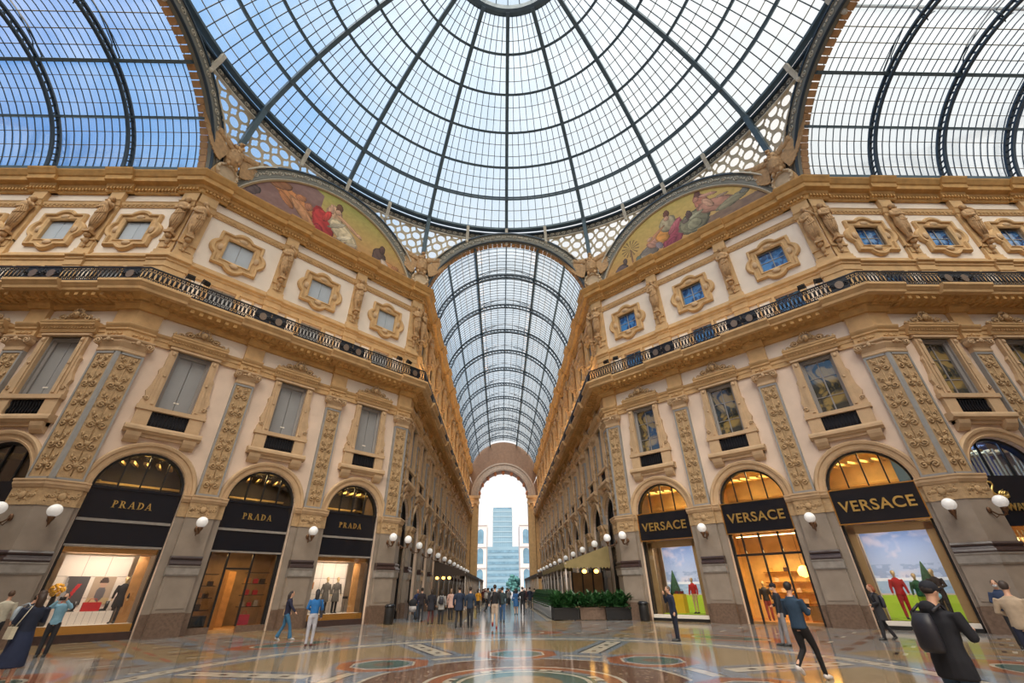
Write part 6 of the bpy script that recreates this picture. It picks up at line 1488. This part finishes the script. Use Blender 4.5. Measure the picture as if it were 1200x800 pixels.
# goods in the two doorways
rr = random.Random(8)
for j, (xx, zz) in enumerate([(.62, 1.03), (.95, 1.03), (1.25, 1.03), (.7, 1.53), (1.1, 1.53), (.62, 2.03), (1.0, 2.03), (1.32, 2.03), (-1.4, 1.43), (-1.1, 1.43), (-1.3, .93), (-1.05, 1.93)]):
    red = j in (1, 3, 4, 6); col = (.55, .02, .03) if red else rr.choice([(.05, .03, .02), (.4, .3, .2), (.02, .02, .02), (.5, .2, .05)])
    sh = ORD[[1.03, 1.53, 2.03, 1.43, .93, 1.93].index(zz)] if 0 else {1.03: 'lowest', 1.53: 'middle', 2.03: 'upper', 1.43: 'middle', .93: 'lowest', 1.93: 'upper'}[zz]
    r = empty('handbag', MW('dl', 1, xx, .95, zz), f"{'red' if red else 'dark' if max(col) < .1 else 'tan'} bag on the {sh} shelf, {'arcade' if xx > 0 else 'side-arm'} side of the doorway", 'handbag', 'bags on the doorway shelves'); w_ = rr.uniform(.09, .14)
    q = MB(); q.box(-w_, w_, -.06, .06, 0, rr.uniform(.16, .26)); q.build('body', cloth(col, .5), r); q = MB(); q.tube([(-w_*.6, 0, .16), (0, 0, .34), (w_*.6, 0, .16)], .008, 4); q.build('handle', cloth(col, .5), r)
r = empty('shopping_bag', MW('dl', 1, .75, .6, .27), 'large crimson bag on the floor of the doorway window', 'bag'); q = MB(); q.box(-.24, .24, -.1, .1, 0, .42); q.build('body', cloth((.45, .01, .04), .4), r); q = MB(); q.tube([(-.12, 0, .42), (-.06, 0, .56), (.06, 0, .56), (.12, 0, .42)], .012, 5); q.build('handle', cloth((.45, .01, .04), .4), r)
for j in range(14):
    xx, zz = -1.0+.2*j*.95, (.84, 1.34, 1.84, 2.34)[(j*7) % 4]; col = rr.choice([(.05, .02, .02), (.6, .5, .4), (.3, .05, .04), (.5, .35, .1)])
    r = empty('handbag', MW('dr', 1, xx, 2.95, zz), f"small {'pale' if col[0] > .55 else 'dark'} bag on the golden shelves inside the glazed doorway", 'handbag', 'bags on the golden shelves'); q = MB(); q.box(-.1, .1, -.05, .05, 0, .2); q.build('body', cloth(col, .5), r); q = MB(); q.tube([(-.06, 0, .2), (0, 0, .3), (.06, 0, .2)], .008, 4); q.build('handle', cloth(col, .5), r)
mannequin('dr', 1, -.95, 1.3, .12, -20, 'mannequin in black and white jacket inside the golden shop', top=(.02, .02, .02), bottom=(.3, .05, .04), h=1.75, topkind='jacket')

# ------------------------------------------------------------------ camera
f_, pit, yaw, roll = 494.84, .5345, .0264, -.0114
fw = Vector((sin(yaw)*cos(pit), cos(yaw)*cos(pit), sin(pit)))
r0 = Vector((cos(yaw), -sin(yaw), 0)); u0 = r0.cross(fw)
a_ = -roll
rt = r0*cos(a_)-u0*sin(a_); up = r0*sin(a_)+u0*cos(a_)
cam = bpy.data.cameras.new('camera'); co = bpy.data.objects.new('camera', cam); COL.objects.link(co)
cam.sensor_width = 36; cam.lens = f_/1200*36; cam.shift_x = 1.13/1200; cam.shift_y = -3.02/1200; cam.clip_end = 2000; cam.clip_start = .1
co.matrix_world = Matrix(((rt.x, up.x, -fw.x, CX), (rt.y, up.y, -fw.y, CY), (rt.z, up.z, -fw.z, CH), (0, 0, 0, 1)))
SC.camera = co

# ------------------------------------------------------------------ light
w = bpy.data.worlds.new('sky'); SC.world = w; w.use_nodes = True; N, L = w.node_tree.nodes, w.node_tree.links; N.clear()
o = N.new('ShaderNodeOutputWorld'); bg = N.new('ShaderNodeBackground'); L.new(bg.outputs[0], o.inputs[0])
tc = N.new('ShaderNodeTexCoord'); sp = N.new('ShaderNodeSeparateXYZ'); L.new(tc.outputs['Generated'], sp.inputs[0])
no = N.new('ShaderNodeTexNoise'); no.inputs['Scale'].default_value = 2.2; no.inputs['Detail'].default_value = 5; L.new(tc.outputs['Generated'], no.inputs['Vector'])
ad = N.new('ShaderNodeMath'); ad.operation = 'MULTIPLY_ADD'; ad.inputs[1].default_value = .9; L.new(no.outputs['Fac'], ad.inputs[0]); L.new(sp.outputs['X'], ad.inputs[2])
mr = N.new('ShaderNodeMapRange'); mr.inputs[1].default_value = -.30; mr.inputs[2].default_value = .92
ab = N.new('ShaderNodeMath'); ab.operation = 'ABSOLUTE'; L.new(sp.outputs['Z'], ab.inputs[0]); hz = N.new('ShaderNodeMapRange'); hz.inputs[1].default_value = .42; hz.inputs[2].default_value = .05; hz.inputs[3].default_value = 0; hz.inputs[4].default_value = .9; L.new(ab.outputs[0], hz.inputs[0])
a3 = N.new('ShaderNodeMath'); a3.operation = 'ADD'; L.new(ad.outputs[0], a3.inputs[0]); L.new(hz.outputs[0], a3.inputs[1]); L.new(a3.outputs[0], mr.inputs[0])
cr = N.new('ShaderNodeValToRGB'); E = cr.color_ramp.elements
E[0].position = 0; E[0].color = (.05, .25, .72, 1); E[1].position = 1; E[1].color = (1.0, .97, .93, 1)
e = E.new(.28); e.color = (.33, .58, .91, 1); e = E.new(.5); e.color = (.70, .83, .96, 1); e = E.new(.75); e.color = (.92, .95, .98, 1)
L.new(mr.outputs[0], cr.inputs[0]); L.new(cr.outputs[0], bg.inputs[0])
bg.inputs[1].default_value = SKYS
sun = bpy.data.lights.new('sun', 'SUN'); sun.energy = SUNE; sun.angle = radians(60); sun.color = (1, .86, .70)
so = bpy.data.objects.new('sun', sun); COL.objects.link(so); so.matrix_world = Vector((-.08, -.62, 1)).to_track_quat('Z', 'Y').to_matrix().to_4x4()
def strip(k, x0, x1, e):   # warm strip floodlights that stand on the balcony and wash the storeys above
    l = bpy.data.lights.new('balcony_strip', 'AREA'); l.shape = 'RECTANGLE'; l.size = x1-x0; l.size_y = .15; l.energy = e; l.color = (1, .70, .40)
    o = bpy.data.objects.new('balcony_strip', l); COL.objects.link(o); o.matrix_world = F[k].M @ Matrix.Translation(((x0+x1)/2, -.95, 15.5)) @ Matrix.Rotation(radians(180-22), 4, 'X')
strip('al', 1, LA-1, 1100); strip('ar', 1, LA-1, 1100); strip('dl', 1, LD-1, 40); strip('dr', 1, LD-1, 40)
SC.view_settings.view_transform = 'Standard'; SC.view_settings.look = 'None'; SC.view_settings.gamma = 1; SC.view_settings.use_curve_mapping = False
SC.view_settings.exposure = EXPO
try:
    SC.cycles.use_denoising = True; SC.cycles.max_bounces = 7; SC.cycles.transparent_max_bounces = 24; SC.cycles.diffuse_bounces = 4; SC.cycles.sample_clamp_indirect = 6
except Exception: pass
